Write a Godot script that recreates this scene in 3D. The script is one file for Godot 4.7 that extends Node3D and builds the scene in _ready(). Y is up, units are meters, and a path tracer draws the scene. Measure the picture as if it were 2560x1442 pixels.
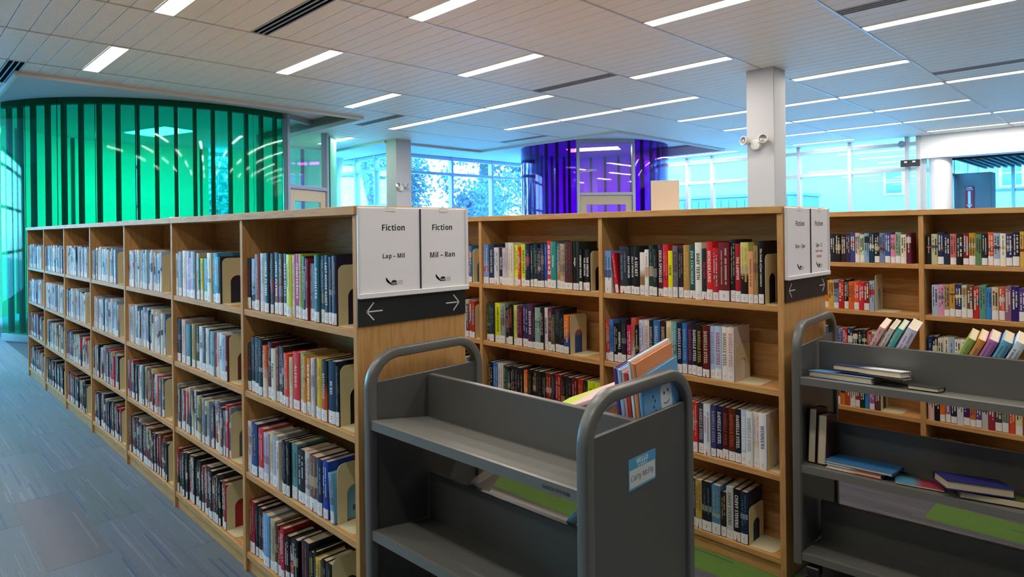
extends Node3D
# A public library: three runs of double-sided bookcases seen across their ends, two book carts in front, a green and a
# purple glass booth behind, plank ceiling with linear lights, daylight through the window walls.
# x runs across the aisles, -z along them, y up, metres. The camera stands at x = 0, z = 0.

const ORD := ["zeroth", "first", "second", "third", "fourth", "fifth", "sixth", "seventh", "eighth", "ninth", "tenth", "eleventh", "twelfth", "thirteenth", "fourteenth", "fifteenth", "sixteenth", "seventeenth", "eighteenth", "nineteenth", "twentieth", "twenty-first", "twenty-second", "twenty-third", "twenty-fourth", "twenty-fifth", "twenty-sixth", "twenty-seventh", "twenty-eighth", "twenty-ninth", "thirtieth"]
const CEIL := 3.2        # underside of the plank ceiling
const DRY := 3.36        # underside of the plasterboard above the booths and along the windows
const SEAM := -1.853     # z of one cross seam of the ceiling; the others lie 1.219 m apart
const ROW := 1.219
const MODULE := 1.524    # distance of the lines of lights
const LIGHT_LEFT := 1.54 # x of the left edge of the first line of lights

# Books whose spines can be read apart: bookcase | bay | shelf, z of the first book's left side, then per book
# thickness mm, height mm, cover colour (top > foot), lettering colour and words (~ where they cannot be read).
const READ_ROWS := [
	["mid|1|1", -2.042, "44 217 7090c8>dcdfe4 303848 ~; 48 205 c4222c f0d0d0 ~; 48 240 2c3442 8090a8 ~; 22 236 17181c e8e8e8 SALLY SPENCER; 21 238 1a1b1f e8e8e8 SALLY SPENCER; 35 242 16171a e0e0e0 A SECRET; 29 212 e6ded4>8a6a48; 23 226 e4e0da b02828 ~; 24 248 1f3f38 a0b0a8 ~; 23 230 2a2826 888078 ~; 31 250 4a2a34 e8e0e0 ERICA SPINDLER; 30 252 cc2832 f0a0a0 ~; 24 222 f0d800 202018 CROW; 26 246 6a6470 303038 ~; 27 232 2c2a2c 908078 ~; 32 250 b08a45 e0c880 ~; 30 250 28504e b8d0c8 EVA STACHNIAK; 34 262 dfe4d4 303830 BABY TEETH; 27 234 1e2e32 b03040 ZOJE STAGE; 30 266 d02a24 f4e0e0 WONDERLAND; 29 238 b02430 f0e0e0 ~; 51 264 6e2228 e0c8b8 ~; 27 276 1c1e22 b0a890 ~; 25 258 a01c28 f0e0d8 THE LAWYER; 36 264 c8c870>1a1612 d0a070 ~; 23 226 d8986a 603020 ~; 20 250 9a7a50 302010 ~; 24 270 141417 f0f0f0 The Death of Jane Lawrence"],
	["mid|1|2", -2.042, "25 215 b83a30 e0b0a0 ~; 26 215 3f74b8 203050 ~; 25 195 17171a e0e0e0 ~; 26 195 1a1816 f0f0f0 WINDFALL; 28 226 22262e 606878 ~; 28 196 c82058 f0e0e0 ~; 29 235 c85040>a8b8a0 806050 ~; 23 202 181818 e0d0b0 ~; 29 230 c0c4d8 6068a0 ~; 30 232 d0ccc8 a08880 DANIELLE STEEL; 23 234 1c1c1a e0d8c8 DANIELLE STEEL; 37 236 2f6ca8 c8d8e8 DANIELLE STEEL; 33 236 3a1618 e0d0c8 DANIELLE STEEL; 32 236 d8d0a0 b09850 DANIELLE STEEL; 26 236 6aa0a8 c8e0e0 ~; 27 236 14203c e8e8f0 DANIELLE STEEL; 26 236 2e68a8 90b8e0 DANIELLE STEEL; 25 236 3a2238 a06080 DANIELLE STEEL; 28 238 141a30 f0f0f0 DANIELLE STEEL; 27 236 1a1410 c8b050 DANIELLE STEEL; 35 238 5c1a1c e8d8d0 DANIELLE STEEL; 25 236 a8b8d8 7080a8 DANIELLE STEEL; 33 238 a8bcd8 b83040 DANIELLE STEEL; 29 238 ddd6cc 504840 DANIELLE STEEL; 30 240 d8c8c4 b08080 DANIELLE STEEL"],
	["mid|1|3", -1.672, "29 225 9a9aa0 505058 ~; 36 225 40506a c0c8d8 ~; 35 228 6a3038 e0c8c0 DANIELLE STEEL; 28 228 c8c4c0 806858 DANIELLE STEEL; 27 230 c03028 f0d0c8 ~; 30 232 3a3a48 c8c0c8 DANIELLE STEEL; 33 232 c8d4e0 a07080 ~; 26 234 34406c b0a0c0 DANIELLE STEEL; 30 234 1a2240 e8e8f0 DANIELLE STEEL; 28 234 40181c a05048 DANIELLE STEEL; 31 234 5a2418 c06038 DANIELLE STEEL; 28 236 1c1c24 f0f0f0 DANIELLE STEEL; 27 236 b0c0d4 f4f4f8 DANIELLE STEEL; 28 236 d8dcdc 708898 DANIELLE STEEL; 29 238 d8d0cc c0a098 ~; 32 240 dcdce0 606888 WINNERS"],
	["mid|1|4", -1.598, "31 220 8a6a40 e0c890 ~; 34 222 2c3848 b0b8c0 ~; 32 224 b09a50 806020 ~; 49 226 1a2430 60788c ~; 42 222 4a7aa0 a0c860 ~; 26 200 2a241c c0a070 ~; 34 232 b8bcb8 606468 CHEVY STEVENS; 33 230 15161a e8e8e8 CHEVY STEVENS; 34 228 1c2c40 5880a0 ~"],
	["mid|2|1", -2.977, "49 243 5f7fae>8090c0 e0e8f0 ~; 45 243 28364a b8c8d8 THE DAYS ARE; 41 224 c8ccd4 404850 ~; 33 224 2a2c34 c8ccd0 WORLD; 29 222 c8b8c8 906898 ~; 28 255 b8b4b4 8888a8 ~; 42 255 d4d0c0 a06048 ~; 30 240 d8e040 283018 ~; 23 228 c83028 f0d8d0 ~; 42 247 c4d030 202418 GHOST FLEET; 37 250 1e2838 98a8b8 ~; 24 240 2a3440 d0d8e0 ~; 30 250 1c3038 70a090 ~; 28 225 2c2430 c0b0b8 ~; 25 250 24304c 90a0c0 ~; 24 250 2448a0 a0c0f0 ~; 33 266 d03424 f8f0f0 R/O/D/H/A/M; 39 262 2a8a88 e8f0f0 Saturday; 25 252 5a7088>a08060 d8d0c0 ~; 36 250 b09a80 605040 ~; 56 262 4a2a28 806060 ~; 31 262 141416 f0f0f0 Geiger; 15 262 243030 405050 ~; 23 222 141417 f0f0f0 FINDING GRACE; 23 222 131316 f0f0f0 THE MISTAKE; 26 222 141417 f0f0f0 THE VISITOR"],
	["mid|2|2", -2.962, "41 232 2c4030 70a070 ~; 33 234 2a2c3c 8088a0 ~; 58 238 c0d020 283010 KARIN SLAUGHTER; 41 240 8a9a90 384040 ~; 30 216 241c24 b090b0 ~; 37 236 1e1a18 e07030 ~; 35 236 b8c870 788840 ~; 42 234 5a1c38 c07888 ~; 48 250 2e2c50 b0b0d0 ~; 38 252 48284c e8e0e8 GOLDEN AGE; 18 208 2a2430 908898 ~; 42 236 7a9c8c c0d8d0 ~; 26 240 1c1a20 d0d0d0 ~; 25 240 c8c8c8 202020 DAUGHTER; 29 240 5a2c40 d0b0b8 ~; 29 205 4a4c34 a0a080 ~; 34 240 20262c 607078 ~; 33 212 16181a 607068 ~; 36 212 d87020>30508a f0d0a0 ~"],
	["mid|2|3", -2.95, "43 225 1c1c1e c0c8a0 ~; 46 225 2f6ab0 a0c0e0 ~; 47 225 c0bcb8 907070 ~; 37 218 1c3838 80b0a8 ~; 26 220 16171a a0a8a8 ~; 33 226 1d1d20 b0b0b0 ~; 53 224 1a1c20 787878 ~; 22 226 17171a d8d8d8 ~; 35 216 d86020>c03818 f8d080 ~; 34 228 241a18 806858 ~; 34 226 2a261c a0a060 ~; 47 228 1c1a1c 686060 ~; 28 226 181719 888080 ~; 42 226 6a2018 e09060 ~; 26 226 1c2438 7080a0 ~; 44 230 8a1c18 e0a090 ~; 28 228 1c1a18 707068 ~; 49 226 201c1c 706060 ~; 42 230 5a1820 c89090 ~; 36 228 983018 e0a060 ~; 36 226 241c18 806850 ~; 40 226 b8d020 282c10 THE PLAGUE; 44 226 c0d020 303410 ZADIE"],
	["left|1|1", -2.812, "38 220 17181c c83040 ~; 44 220 8ab0d8>20242c e8e8e8 ~; 45 240 8a4a40 d0b0a0 ~; 42 244 c0c0c8 606878 ~; 28 246 33363c d8d8d8 VINCE FLYNN; 37 247 2e3238 e0e0e0 VINCE FLYNN; 32 246 4a4e5c 90a0b0 ~; 47 250 22252c>7a1810 f0f0f0 VINCE FLYNN; 35 246 5a3828 d8c8b0 ~; 38 247 303238 c8c8c8 MARK MILLS; 44 244 c8d020 607010 ~; 21 242 d8c8d0 903060 ~; 36 248 c02070 f4e8f0 CONFIDENCE; 31 248 8ab030 e04890 THE LESS DEAD; 33 240 2c2028 d0c0c8 ~; 16 232 8a2030 e0c0c0 ~; 51 214 6a6c74 a0a0a8 ~; 36 246 2a5a6a c8d8d8 DAUGHTER; 28 244 3a4a5c 90b0c0 ~; 31 247 28324c e0e0d8 LAST HOUSE GUEST; 27 242 1c1c24 884848 ~; 33 246 2c2444 c08040 ~"],
	["left|1|2", -2.812, "38 205 1a1516 a03030 ~; 42 238 1c1c20 808088 ~; 45 238 2c2c34 989898 ~; 39 236 26262c 787880 ~; 38 214 d86820>d8c8b0 f0d8c0 ~; 37 232 4a1c24 b09090 ~; 41 210 d0ccb8 202820 Pearls; 23 222 6a2838 d8b8b8 ~; 39 228 2c343c 8898a0 ~; 18 224 181818 e8e8e8 ~; 42 208 d84020 f0b0a0 ~; 28 196 d8c8b0 80a070 ~; 54 222 c82020 f0d8d0 ALEGGO; 32 222 9aa878 687850 ~; 31 216 c88a28 e8c890 ~; 30 212 d08030 f8f0e0 RICK MOFINA; 26 216 c8d0d8 7088a0 ~; 22 218 6a1c24 d0b0a8 ~; 36 222 d0b010 a08000 ~; 40 222 2c2c30>b04818 c8b8a0 MONING; 55 224 1c2444 e0e8f0 ICED; 23 212 151518 807870 ~"],
	["left|1|3", -2.812, "37 220 d4ccd0 b04848 ~; 65 222 24407c c8c030 ~; 53 212 c02c34 f0e8e0 ~; 47 204 b8b0c8 807898 ~; 33 206 d0c8b0 a09060 ~; 48 210 9aa0b0 d0d0d8 ~; 26 196 d8d4d0 806060 ~; 30 202 4a342c b09880 ~; 34 212 161618 787878 ~; 30 216 18181c 989898 ~; 48 216 5a8a90 305058 ~; 63 204 1c1c24 e8e8e8 ~; 42 208 c0b4b0 706060 ~; 59 206 6a4c44 c0a898 ~; 39 206 1c2c50 90a0c0 ~; 38 208 2444a0 e0e8f0 ~"],
	["left|1|4", -2.812, "52 222 8a1c20 e0c0b0 ~; 30 216 19191c 808080 ~; 39 214 202226 a0a0a0 ~; 29 206 a04840 e0c0a8 ~; 56 212 6a9ac8 d0e0f0 ~; 45 206 b0a890 706850 ~; 28 196 5a4030 b09070 ~; 35 182 9a1820 d0a0a0 ~; 33 206 a82838 f0d0d0 ~; 38 186 151517 e0e0e0 ~; 37 184 1c1818>c84020 f0d0c0 ~; 40 196 141417 d8d8d8 ~; 78 206 2c2c34 c05050 ~; 37 186 141414 d0c040 ~; 22 200 151518 787878 ~; 36 186 c8a850 705820 ~; 35 190 161618 909090 ~; 38 192 242424 787060 ~"],
	["left|2|1", -3.747, "37 225 c8d0d8 506890 ~; 52 236 8090a8 d0d8e0 ~; 63 242 d8c0a8 a06040 ~; 50 240 9a98b8 e0e0e8 ~; 43 206 d83070 f0d8e0 ~; 61 240 80889c c0c8d0 ~; 41 232 b0a080 706048 ~; 27 210 4a7a48 c0d0b0 ~; 37 208 d0c030 807820 ~; 62 208 4a90b8 d0e8f0 ~; 50 236 d8d8b8 b03060 ~; 66 236 3a88b8 c8e0e8 ~; 55 220 2c303c b0b8c0 ~"],
	["left|2|2", -3.747, "58 230 22242c a0a0a8 ~; 67 228 c8b0a8 806058 ~; 114 214 4a7a8a c8d8d8 ~; 48 222 a08840 605020 ~; 43 222 2c2c3a 9098a8 ~; 43 218 e0e0e4 303860 ~; 45 216 404048 b0b0b8 ~; 58 218 c8c4b8 807868 ~; 32 214 24304c a0a8b8 ~; 46 212 7aa0b0 d0e0e8 ~; 21 196 d83058 f0d0d8 ~; 32 212 d8dce0 607080 ~; 35 214 e4e4e4 202028 ABIRU; 51 212 a0b8d0 607898 ~; 24 208 6a3038 c09098 ~"],
]
# The other shelves: what the spines look like, light (l), dark (d) or mixed (m), and how full the shelf is.
const TONES := {
	"l": ["c8d0dc", "a8b4c8", "d8dce4", "8898b4", "c0b8c8", "dcd8cc", "7890b0", "b0a8a0", "3c4458", "506890", "98b0c0", "d8c8b8"],
	"d": ["1c1c20", "2a2c34", "181818", "34303a", "4a3838", "24304a", "5a2028", "3c4040", "201c24", "6a5040", "804030", "c0b8a8", "982830"],
	"m": ["20242c", "4a5a78", "c8c4bc", "8a3038", "a89060", "3a5a68", "5a4048", "d0d4d8", "7a8aa0", "b0b890", "2c3040", "c83848", "d8c890", "684030", "94a8b0", "403848"],
}
const FAR_CASE := {
	"2|1": "7a3a6a 5a4488 7090b8 405890 20242c 1c1c20 3a2018 283050 3c4078 d0b0a0 b0c8a8 7ca0c0 1c3848 202020 6a80a0 30509a d88098 88a890 d8c8b0 602038",
	"2|2": "1c1818 18181c 1a1a1c c87030 c8a040 7890a8 b02828 181814 d06028 d84c28 c02840 8a2020 98a8c4",
	"2|3": "3a4458 181818 8a8c90 3a60a0 5080a8 5060a0 7080b0 b82030 203058 181818 1c1c1c 282420 a02830 c8c0b0 c09080 58a098 c8c8dc",
	"2|4": "a82820 1c1818 1c2438 24344c 88a8c8 c07828 c87028 a84828 d0c8b8 8a3828 1c2c28 3080c0 a85088 5a3838",
	"2|5": "201c18 c0b090 181818 302c28 1c1a18",
	"1|1": "1c2020 b8b890 1a3050 202c40 c86a68 1c1c1e 7a2028 b08830 5a8058 20202c d85830 98a8c0 dcd8c4 2c2c58 242038 c8a048 6a2838 304858",
	"1|2": "a8b4d0 d090b0 a08860 b88838 30305c b8bca8 6a4430 b02828 5a9080 3a80c0 c8b890 c85038 8a6078 30206a 483878 38286c 44307c 5a4a90",
	"1|3": "1c3058 101828 c8c0b0 d0c8b8 90a8c0 d8d0c8 e0d8d0 1c1c1c 70a0b8 b0b8c0 c8a890 584860 d0c0b0 304058",
	"1|4": "d8b0a8 18181c d86020 8a6080 1c2440 c8c8cc 3a2050 c06830 583878 b0b0a8 8a2838 4a3828 808878 c84828 c8c890 8a3828 c07830 90a8b8 30406a a83848",
	"1|5": "282420 181818 98a0a8 c8b898 202020 8a2020 c03820 1c2028 c8c0a0 401c20 d0c4a8 7a2c2c",
}

var rng := RandomNumberGenerator.new()
var boxes := {}
var words := {}
var mats := {}
var taken := {}
var sans_bold := SystemFont.new()
var sans := SystemFont.new()
var serif := SystemFont.new()
var rest: Geo            # the books past the first three hundred


# ---------------------------------------------------------------- geometry
class Geo:
	var v := PackedVector3Array()
	var n := PackedVector3Array()
	var c := PackedColorArray()

	func tri(a: Vector3, b: Vector3, d: Vector3, out: Vector3, col := Color.WHITE) -> void:
		var m := (b - a).cross(d - a).normalized()
		if m.dot(out) < 0.0:
			m = -m
			var s := b
			b = d
			d = s
		for p in [a, d, b]:
			v.append(p)
			n.append(m)
			c.append(col)

	func quad(a: Vector3, b: Vector3, d: Vector3, e: Vector3, out: Vector3, col := Color.WHITE, col2 := Color(0, 0, 0, 0)) -> void:
		var m := (b - a).cross(d - a).normalized()
		var k := [a, d, b, a, e, d]
		var far := col if col2.a == 0.0 else col2
		var cc := [col, far, col, col, far, far]
		if m.dot(out) < 0.0:
			m = -m
			k = [a, b, d, a, d, e]
			cc = [col, col, far, col, far, far]
		for i in 6:
			v.append(k[i])
			n.append(m)
			c.append(cc[i])

	func smooth_quad(p: Array, m: Array, out: Vector3, col := Color.WHITE) -> void:
		var f := ((p[1] - p[0]) as Vector3).cross(p[2] - p[0])
		for i in ([0, 2, 1, 0, 3, 2] if f.dot(out) > 0.0 else [0, 1, 2, 0, 2, 3]):
			v.append(p[i])
			n.append(m[i])
			c.append(col)

	func box(at: Vector3, size: Vector3, ch := 0.0, col := Color.WHITE, turn := Basis()) -> void:
		var h := size / 2.0
		for i in 3:
			var j := (i + 1) % 3
			var k := (i + 2) % 3
			for s: float in [-1.0, 1.0]:
				var q: Array[Vector3] = []
				for u: Array in [[-1, -1], [1, -1], [1, 1], [-1, 1]]:
					var p := Vector3()
					p[i] = s * h[i]
					p[j] = u[0] * (h[j] - ch)
					p[k] = u[1] * (h[k] - ch)
					q.append(at + turn * p)
				var out := Vector3()
				out[i] = s
				quad(q[0], q[1], q[2], q[3], turn * out, col)
		if ch <= 0.0:
			return
		for i in 3:
			var j := (i + 1) % 3
			var k := (i + 2) % 3
			for sj: float in [-1.0, 1.0]:
				for sk: float in [-1.0, 1.0]:
					var q: Array[Vector3] = []
					for u: Array in [[-1, 0], [1, 0], [1, 1], [-1, 1]]:
						var p := Vector3()
						p[i] = u[0] * (h[i] - ch)
						p[j] = sj * (h[j] - (ch if u[1] == 1 else 0.0))
						p[k] = sk * (h[k] - (0.0 if u[1] == 1 else ch))
						q.append(at + turn * p)
					var out := Vector3()
					out[j] = sj
					out[k] = sk
					quad(q[0], q[1], q[2], q[3], turn * out, col)
		for sx: float in [-1.0, 1.0]:
			for sy: float in [-1.0, 1.0]:
				for sz: float in [-1.0, 1.0]:
					var s := Vector3(sx, sy, sz)
					tri(at + turn * (s * (h - Vector3(0, ch, ch))), at + turn * (s * (h - Vector3(ch, 0, ch))), at + turn * (s * (h - Vector3(ch, ch, 0))), turn * s, col)

	# a flat outline in the plane of two axes, with thickness along the third
	func slab(outline: PackedVector2Array, ax: Vector3, ay: Vector3, from: Vector3, thick: Vector3, col := Color.WHITE) -> void:
		var w := outline.duplicate()
		if Geometry2D.is_polygon_clockwise(w):
			w.reverse()
		var t := Geometry2D.triangulate_polygon(w)
		for i in range(0, t.size(), 3):
			var p: Array[Vector3] = []
			for k in 3:
				p.append(from + ax * w[t[i + k]].x + ay * w[t[i + k]].y)
			tri(p[0], p[1], p[2], -thick, col)
			tri(p[0] + thick, p[1] + thick, p[2] + thick, thick, col)
		for i in w.size():
			var a := w[i]
			var b := w[(i + 1) % w.size()]
			var o := Vector2(b.y - a.y, a.x - b.x)
			var pa := from + ax * a.x + ay * a.y
			var pb := from + ax * b.x + ay * b.y
			quad(pa, pb, pb + thick, pa + thick, ax * o.x + ay * o.y, col)

	# a bar of rounded square section swept along a path; side is the direction of the section's second axis
	func sweep(path: PackedVector3Array, half_a: float, half_b: float, side: Vector3, power := 4.0, steps := 16, col := Color.WHITE) -> void:
		var rings := []
		var norms := []
		for i in path.size():
			var t := (path[mini(i + 1, path.size() - 1)] - path[maxi(i - 1, 0)]).normalized()
			var a := side.cross(t).normalized()
			var ring: Array[Vector3] = []
			var nor: Array[Vector3] = []
			for k in steps:
				var f := TAU * k / steps
				var x := signf(cos(f)) * pow(absf(cos(f)), 2.0 / power)
				var y := signf(sin(f)) * pow(absf(sin(f)), 2.0 / power)
				ring.append(path[i] + a * x * half_a + side * y * half_b)
				nor.append((a * pow(absf(x), power - 1.0) * signf(x) / half_a + side * pow(absf(y), power - 1.0) * signf(y) / half_b).normalized())
			rings.append(ring)
			norms.append(nor)
		for i in path.size() - 1:
			for k in steps:
				var q := (k + 1) % steps
				smooth_quad([rings[i][k], rings[i][q], rings[i + 1][q], rings[i + 1][k]], [norms[i][k], norms[i][q], norms[i + 1][q], norms[i + 1][k]], norms[i][k] + norms[i][q], col)
		for e in [0, path.size() - 1]:
			var out: Vector3 = path[e] - path[1 if e == 0 else e - 1]
			for k in range(1, steps - 1):
				tri(rings[e][0], rings[e][k], rings[e][k + 1], out, col)

	# a body of revolution about the line from a along dir: pairs (radius, distance)
	func lathe(a: Vector3, dir: Vector3, prof: Array, steps := 20, col := Color.WHITE) -> void:
		dir = dir.normalized()
		var u := dir.cross(Vector3.UP if absf(dir.y) < 0.9 else Vector3.RIGHT).normalized()
		var w := dir.cross(u)
		for i in prof.size() - 1:
			var p: Vector2 = prof[i]
			var q: Vector2 = prof[i + 1]
			var nn := Vector2(q.y - p.y, p.x - q.x).normalized()
			for k in steps:
				var e := []
				var m := []
				for g in [[k, p], [k + 1, p], [k + 1, q], [k, q]]:
					var f: float = TAU * g[0] / steps
					var r := u * cos(f) + w * sin(f)
					e.append(a + r * g[1].x + dir * g[1].y)
					m.append((r * nn.x + dir * nn.y).normalized())
				smooth_quad(e, m, m[0] + m[1])

	# part of an upright ring wall, angles in degrees measured as (cos, sin) in (x, z)
	func arc(centre: Vector2, r0: float, r1: float, from: float, to: float, y0: float, y1: float, step := 2.0, col := Color.WHITE) -> void:
		var count := maxi(1, ceili(absf(to - from) / step))
		for i in count:
			var p := []
			for e in 2:
				var f := deg_to_rad(lerpf(from, to, float(i + e) / count))
				p.append(Vector3(cos(f), 0, sin(f)))
			var o := Vector3(centre.x, 0, centre.y)
			var lo := Vector3(0, y0, 0)
			var hi := Vector3(0, y1, 0)
			smooth_quad([o + p[0] * r1 + lo, o + p[1] * r1 + lo, o + p[1] * r1 + hi, o + p[0] * r1 + hi], [p[0], p[1], p[1], p[0]], p[0], col)
			smooth_quad([o + p[0] * r0 + lo, o + p[1] * r0 + lo, o + p[1] * r0 + hi, o + p[0] * r0 + hi], [-p[0], -p[1], -p[1], -p[0]], -p[0], col)
			quad(o + p[0] * r0 + hi, o + p[1] * r0 + hi, o + p[1] * r1 + hi, o + p[0] * r1 + hi, Vector3.UP, col)
			quad(o + p[0] * r0 + lo, o + p[1] * r0 + lo, o + p[1] * r1 + lo, o + p[0] * r1 + lo, Vector3.DOWN, col)
			for e in 2:
				if (i == 0 and e == 0) or (i == count - 1 and e == 1):
					quad(o + p[e] * r0 + lo, o + p[e] * r1 + lo, o + p[e] * r1 + hi, o + p[e] * r0 + hi, p[e] - p[1 - e], col)

	func mesh() -> ArrayMesh:
		var a := []
		a.resize(Mesh.ARRAY_MAX)
		a[Mesh.ARRAY_VERTEX] = v
		a[Mesh.ARRAY_NORMAL] = n
		a[Mesh.ARRAY_COLOR] = c
		var m := ArrayMesh.new()
		m.add_surface_from_arrays(Mesh.PRIMITIVE_TRIANGLES, a)
		return m


func box_mesh(size: Vector3, ch := 0.003) -> Mesh:
	var key := "%.4f %.4f %.4f %.4f" % [size.x, size.y, size.z, ch]
	if not boxes.has(key):
		var g := Geo.new()
		g.box(Vector3.ZERO, size, minf(ch, minf(size.x, minf(size.y, size.z)) * 0.3))
		boxes[key] = g.mesh()
	return boxes[key]


# ---------------------------------------------------------------- naming
func numbered(called: String) -> String:
	taken[called] = taken.get(called, -1) + 1
	return called if taken[called] == 0 else "%s_%03d" % [called, taken[called]]


func tag(o: Node, label: String, category: String, group := "") -> Node:
	o.set_meta("label", label)
	o.set_meta("category", category)
	if group:
		o.set_meta("group", group)
	return o


func thing(called: String, label: String, category: String, at := Vector3.ZERO, turn := 0.0, group := "") -> Node3D:
	var o := Node3D.new()
	o.name = numbered(called)
	add_child(o)
	o.position = at
	o.rotation.y = turn
	tag(o, label, category, group)
	return o


func obj(called: String, mesh: Mesh, m: Material, parent: Node = self, at := Vector3.ZERO, turn := Basis()) -> MeshInstance3D:
	var o := MeshInstance3D.new()
	o.name = numbered(called) if parent == self else called
	o.mesh = mesh
	o.material_override = m
	parent.add_child(o, true)
	o.transform = Transform3D(turn, at)
	o.cast_shadow = GeometryInstance3D.SHADOW_CASTING_SETTING_ON
	return o


func bx(called: String, parent: Node, lo: Vector3, hi: Vector3, m: Material, ch := 0.003) -> MeshInstance3D:
	return obj(called, box_mesh(hi - lo, ch), m, parent, (lo + hi) / 2.0)


func struct(called: String, mesh: Mesh, m: Material, label := "", at := Vector3.ZERO) -> MeshInstance3D:
	var o := obj(called, mesh, m, self, at)
	o.set_meta("kind", "structure")
	if label:
		o.set_meta("label", label)
	return o


func frame_node(called: String, label: String) -> Node3D:
	var o := Node3D.new()
	o.name = numbered(called)
	add_child(o)
	o.set_meta("kind", "structure")
	o.set_meta("label", label)
	return o


# ---------------------------------------------------------------- materials
func paint(hex: String, rough := 0.6, metal := 0.0, spec := 0.5) -> StandardMaterial3D:
	var key := "%s %.2f %.2f %.2f" % [hex, rough, metal, spec]
	if not mats.has(key):
		var m := StandardMaterial3D.new()
		m.albedo_color = Color(hex)
		m.roughness = rough
		m.metallic = metal
		m.metallic_specular = spec
		m.resource_name = "paint"
		mats[key] = m
	return mats[key]


func noise(freq: float, octaves: int, colours: Array, seeded: int, size := 512) -> NoiseTexture2D:
	var f := FastNoiseLite.new()
	f.noise_type = FastNoiseLite.TYPE_SIMPLEX_SMOOTH
	f.frequency = freq
	f.fractal_octaves = octaves
	f.seed = seeded
	var r := Gradient.new()
	r.offsets = PackedFloat32Array()
	r.colors = PackedColorArray()
	for i in colours.size():
		r.add_point(float(i) / (colours.size() - 1), Color(colours[i]))
	var t := NoiseTexture2D.new()
	t.width = size
	t.height = size
	t.seamless = true
	t.noise = f
	t.color_ramp = r
	return t


func wood(stretch: Vector3) -> StandardMaterial3D:
	var key := "wood %s" % stretch
	if not mats.has(key):
		var m := StandardMaterial3D.new()
		m.albedo_texture = noise(0.02, 4, ["b5834c", "c4945c", "cc9f68", "be8c54", "d2a672"], 7)
		m.uv1_triplanar = true
		m.uv1_world_triplanar = true
		m.uv1_scale = stretch
		m.roughness = 0.52
		m.metallic_specular = 0.18
		m.resource_name = "maple"
		mats[key] = m
	return mats[key]


func metal_paint(hex: String, rough := 0.35) -> StandardMaterial3D:
	var key := "cart " + hex
	if not mats.has(key):
		var m := StandardMaterial3D.new()
		m.albedo_color = Color(hex)
		m.roughness = rough
		m.metallic_specular = 0.5
		m.heightmap_enabled = true
		m.heightmap_texture = noise(0.25, 2, ["000000", "ffffff"], 3, 256)
		m.heightmap_scale = 0.02
		m.uv1_triplanar = true
		m.uv1_scale = Vector3(4, 4, 4)
		m.resource_name = "powder coat"
		mats[key] = m
	return mats[key]


func pane_glass(hex := "e8ffff", a := 0.05) -> StandardMaterial3D:
	var key := "pane %s" % hex
	if not mats.has(key):
		var m := StandardMaterial3D.new()
		m.transparency = BaseMaterial3D.TRANSPARENCY_ALPHA
		m.albedo_color = Color(Color(hex), a)
		m.roughness = 0.02
		m.resource_name = "window glass"
		mats[key] = m
	return mats[key]


func tinted_glass(hex: String) -> StandardMaterial3D:
	var m := StandardMaterial3D.new()
	m.albedo_color = Color(Color(hex), 0.0)
	m.refraction_enabled = true
	m.refraction_scale = 0.03
	m.roughness = 0.04
	m.metallic_specular = 0.7
	m.resource_name = "tinted glass"
	return m


func frosted(hex: String) -> StandardMaterial3D:
	var m := StandardMaterial3D.new()
	m.albedo_color = Color(hex)
	m.roughness = 0.5
	m.backlight_enabled = true
	m.backlight = Color(hex)
	m.resource_name = "frosted sheet"
	return m


func glow(hex: String, energy: float) -> StandardMaterial3D:
	var m := StandardMaterial3D.new()
	m.albedo_color = Color(hex)
	m.emission_enabled = true
	m.emission = Color(hex)
	m.emission_energy_multiplier = energy
	m.resource_name = "lamp diffuser"
	return m


func carpet(base: String, seeded: int, lines := 26) -> StandardMaterial3D:
	rng.seed = 900 + seeded
	var im := Image.create(128, 512, false, Image.FORMAT_RGB8)
	var c0 := Color(base)
	for y in 512:
		for x in 128:
			var k := rng.randf_range(-0.035, 0.035)
			im.set_pixel(x, y, Color(c0.r + k, c0.g + k, c0.b + k))
	for s in lines:                    # thin yarn lines that run along the plank
		var x0 := rng.randi_range(0, 126)
		var y0 := rng.randi_range(0, 500)
		var len := rng.randi_range(80, 420)
		var dark := rng.randf() < 0.5
		var cc := Color("1c2c58") if dark and s % 3 == 0 else c0.darkened(0.2) if dark else c0.lightened(0.16)
		if s > 2 and s % 3 == 0 and rng.randf() < 0.3:
			cc = c0.darkened(0.14)
		for y in range(y0, mini(512, y0 + len)):
			for x in range(x0, mini(128, x0 + (5 if s % 3 == 0 else 2))):
				im.set_pixel(x, y, im.get_pixel(x, y).lerp(cc, 0.75))
	var m := StandardMaterial3D.new()
	m.albedo_texture = ImageTexture.create_from_image(im)
	m.uv1_triplanar = true
	m.uv1_scale = Vector3(4, 1, 1)
	m.uv1_offset = Vector3(0.5, 0.5, 0.5)
	m.roughness = 0.72
	m.metallic_specular = 0.45
	m.heightmap_enabled = true
	m.heightmap_texture = noise(0.3, 2, ["000000", "ffffff"], 5, 256)
	m.heightmap_scale = 0.1
	m.rim_enabled = true
	m.rim = 0.7
	m.rim_tint = 0.3
	m.resource_name = "carpet"
	return m


func lin(hex: String, k := 1.0) -> Color:
	var c := Color(hex).srgb_to_linear()
	return Color(minf(c.r * k, 0.85), minf(c.g * k, 0.85), minf(c.b * k, 0.85))


func jacket() -> StandardMaterial3D:
	if not mats.has("jacket"):
		var m := StandardMaterial3D.new()
		m.vertex_color_use_as_albedo = true
		m.roughness = 0.5
		m.metallic_specular = 0.35
		m.clearcoat_enabled = true
		m.clearcoat = 0.1
		m.clearcoat_roughness = 0.3
		m.resource_name = "book jacket"
		mats["jacket"] = m
	return mats["jacket"]


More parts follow.
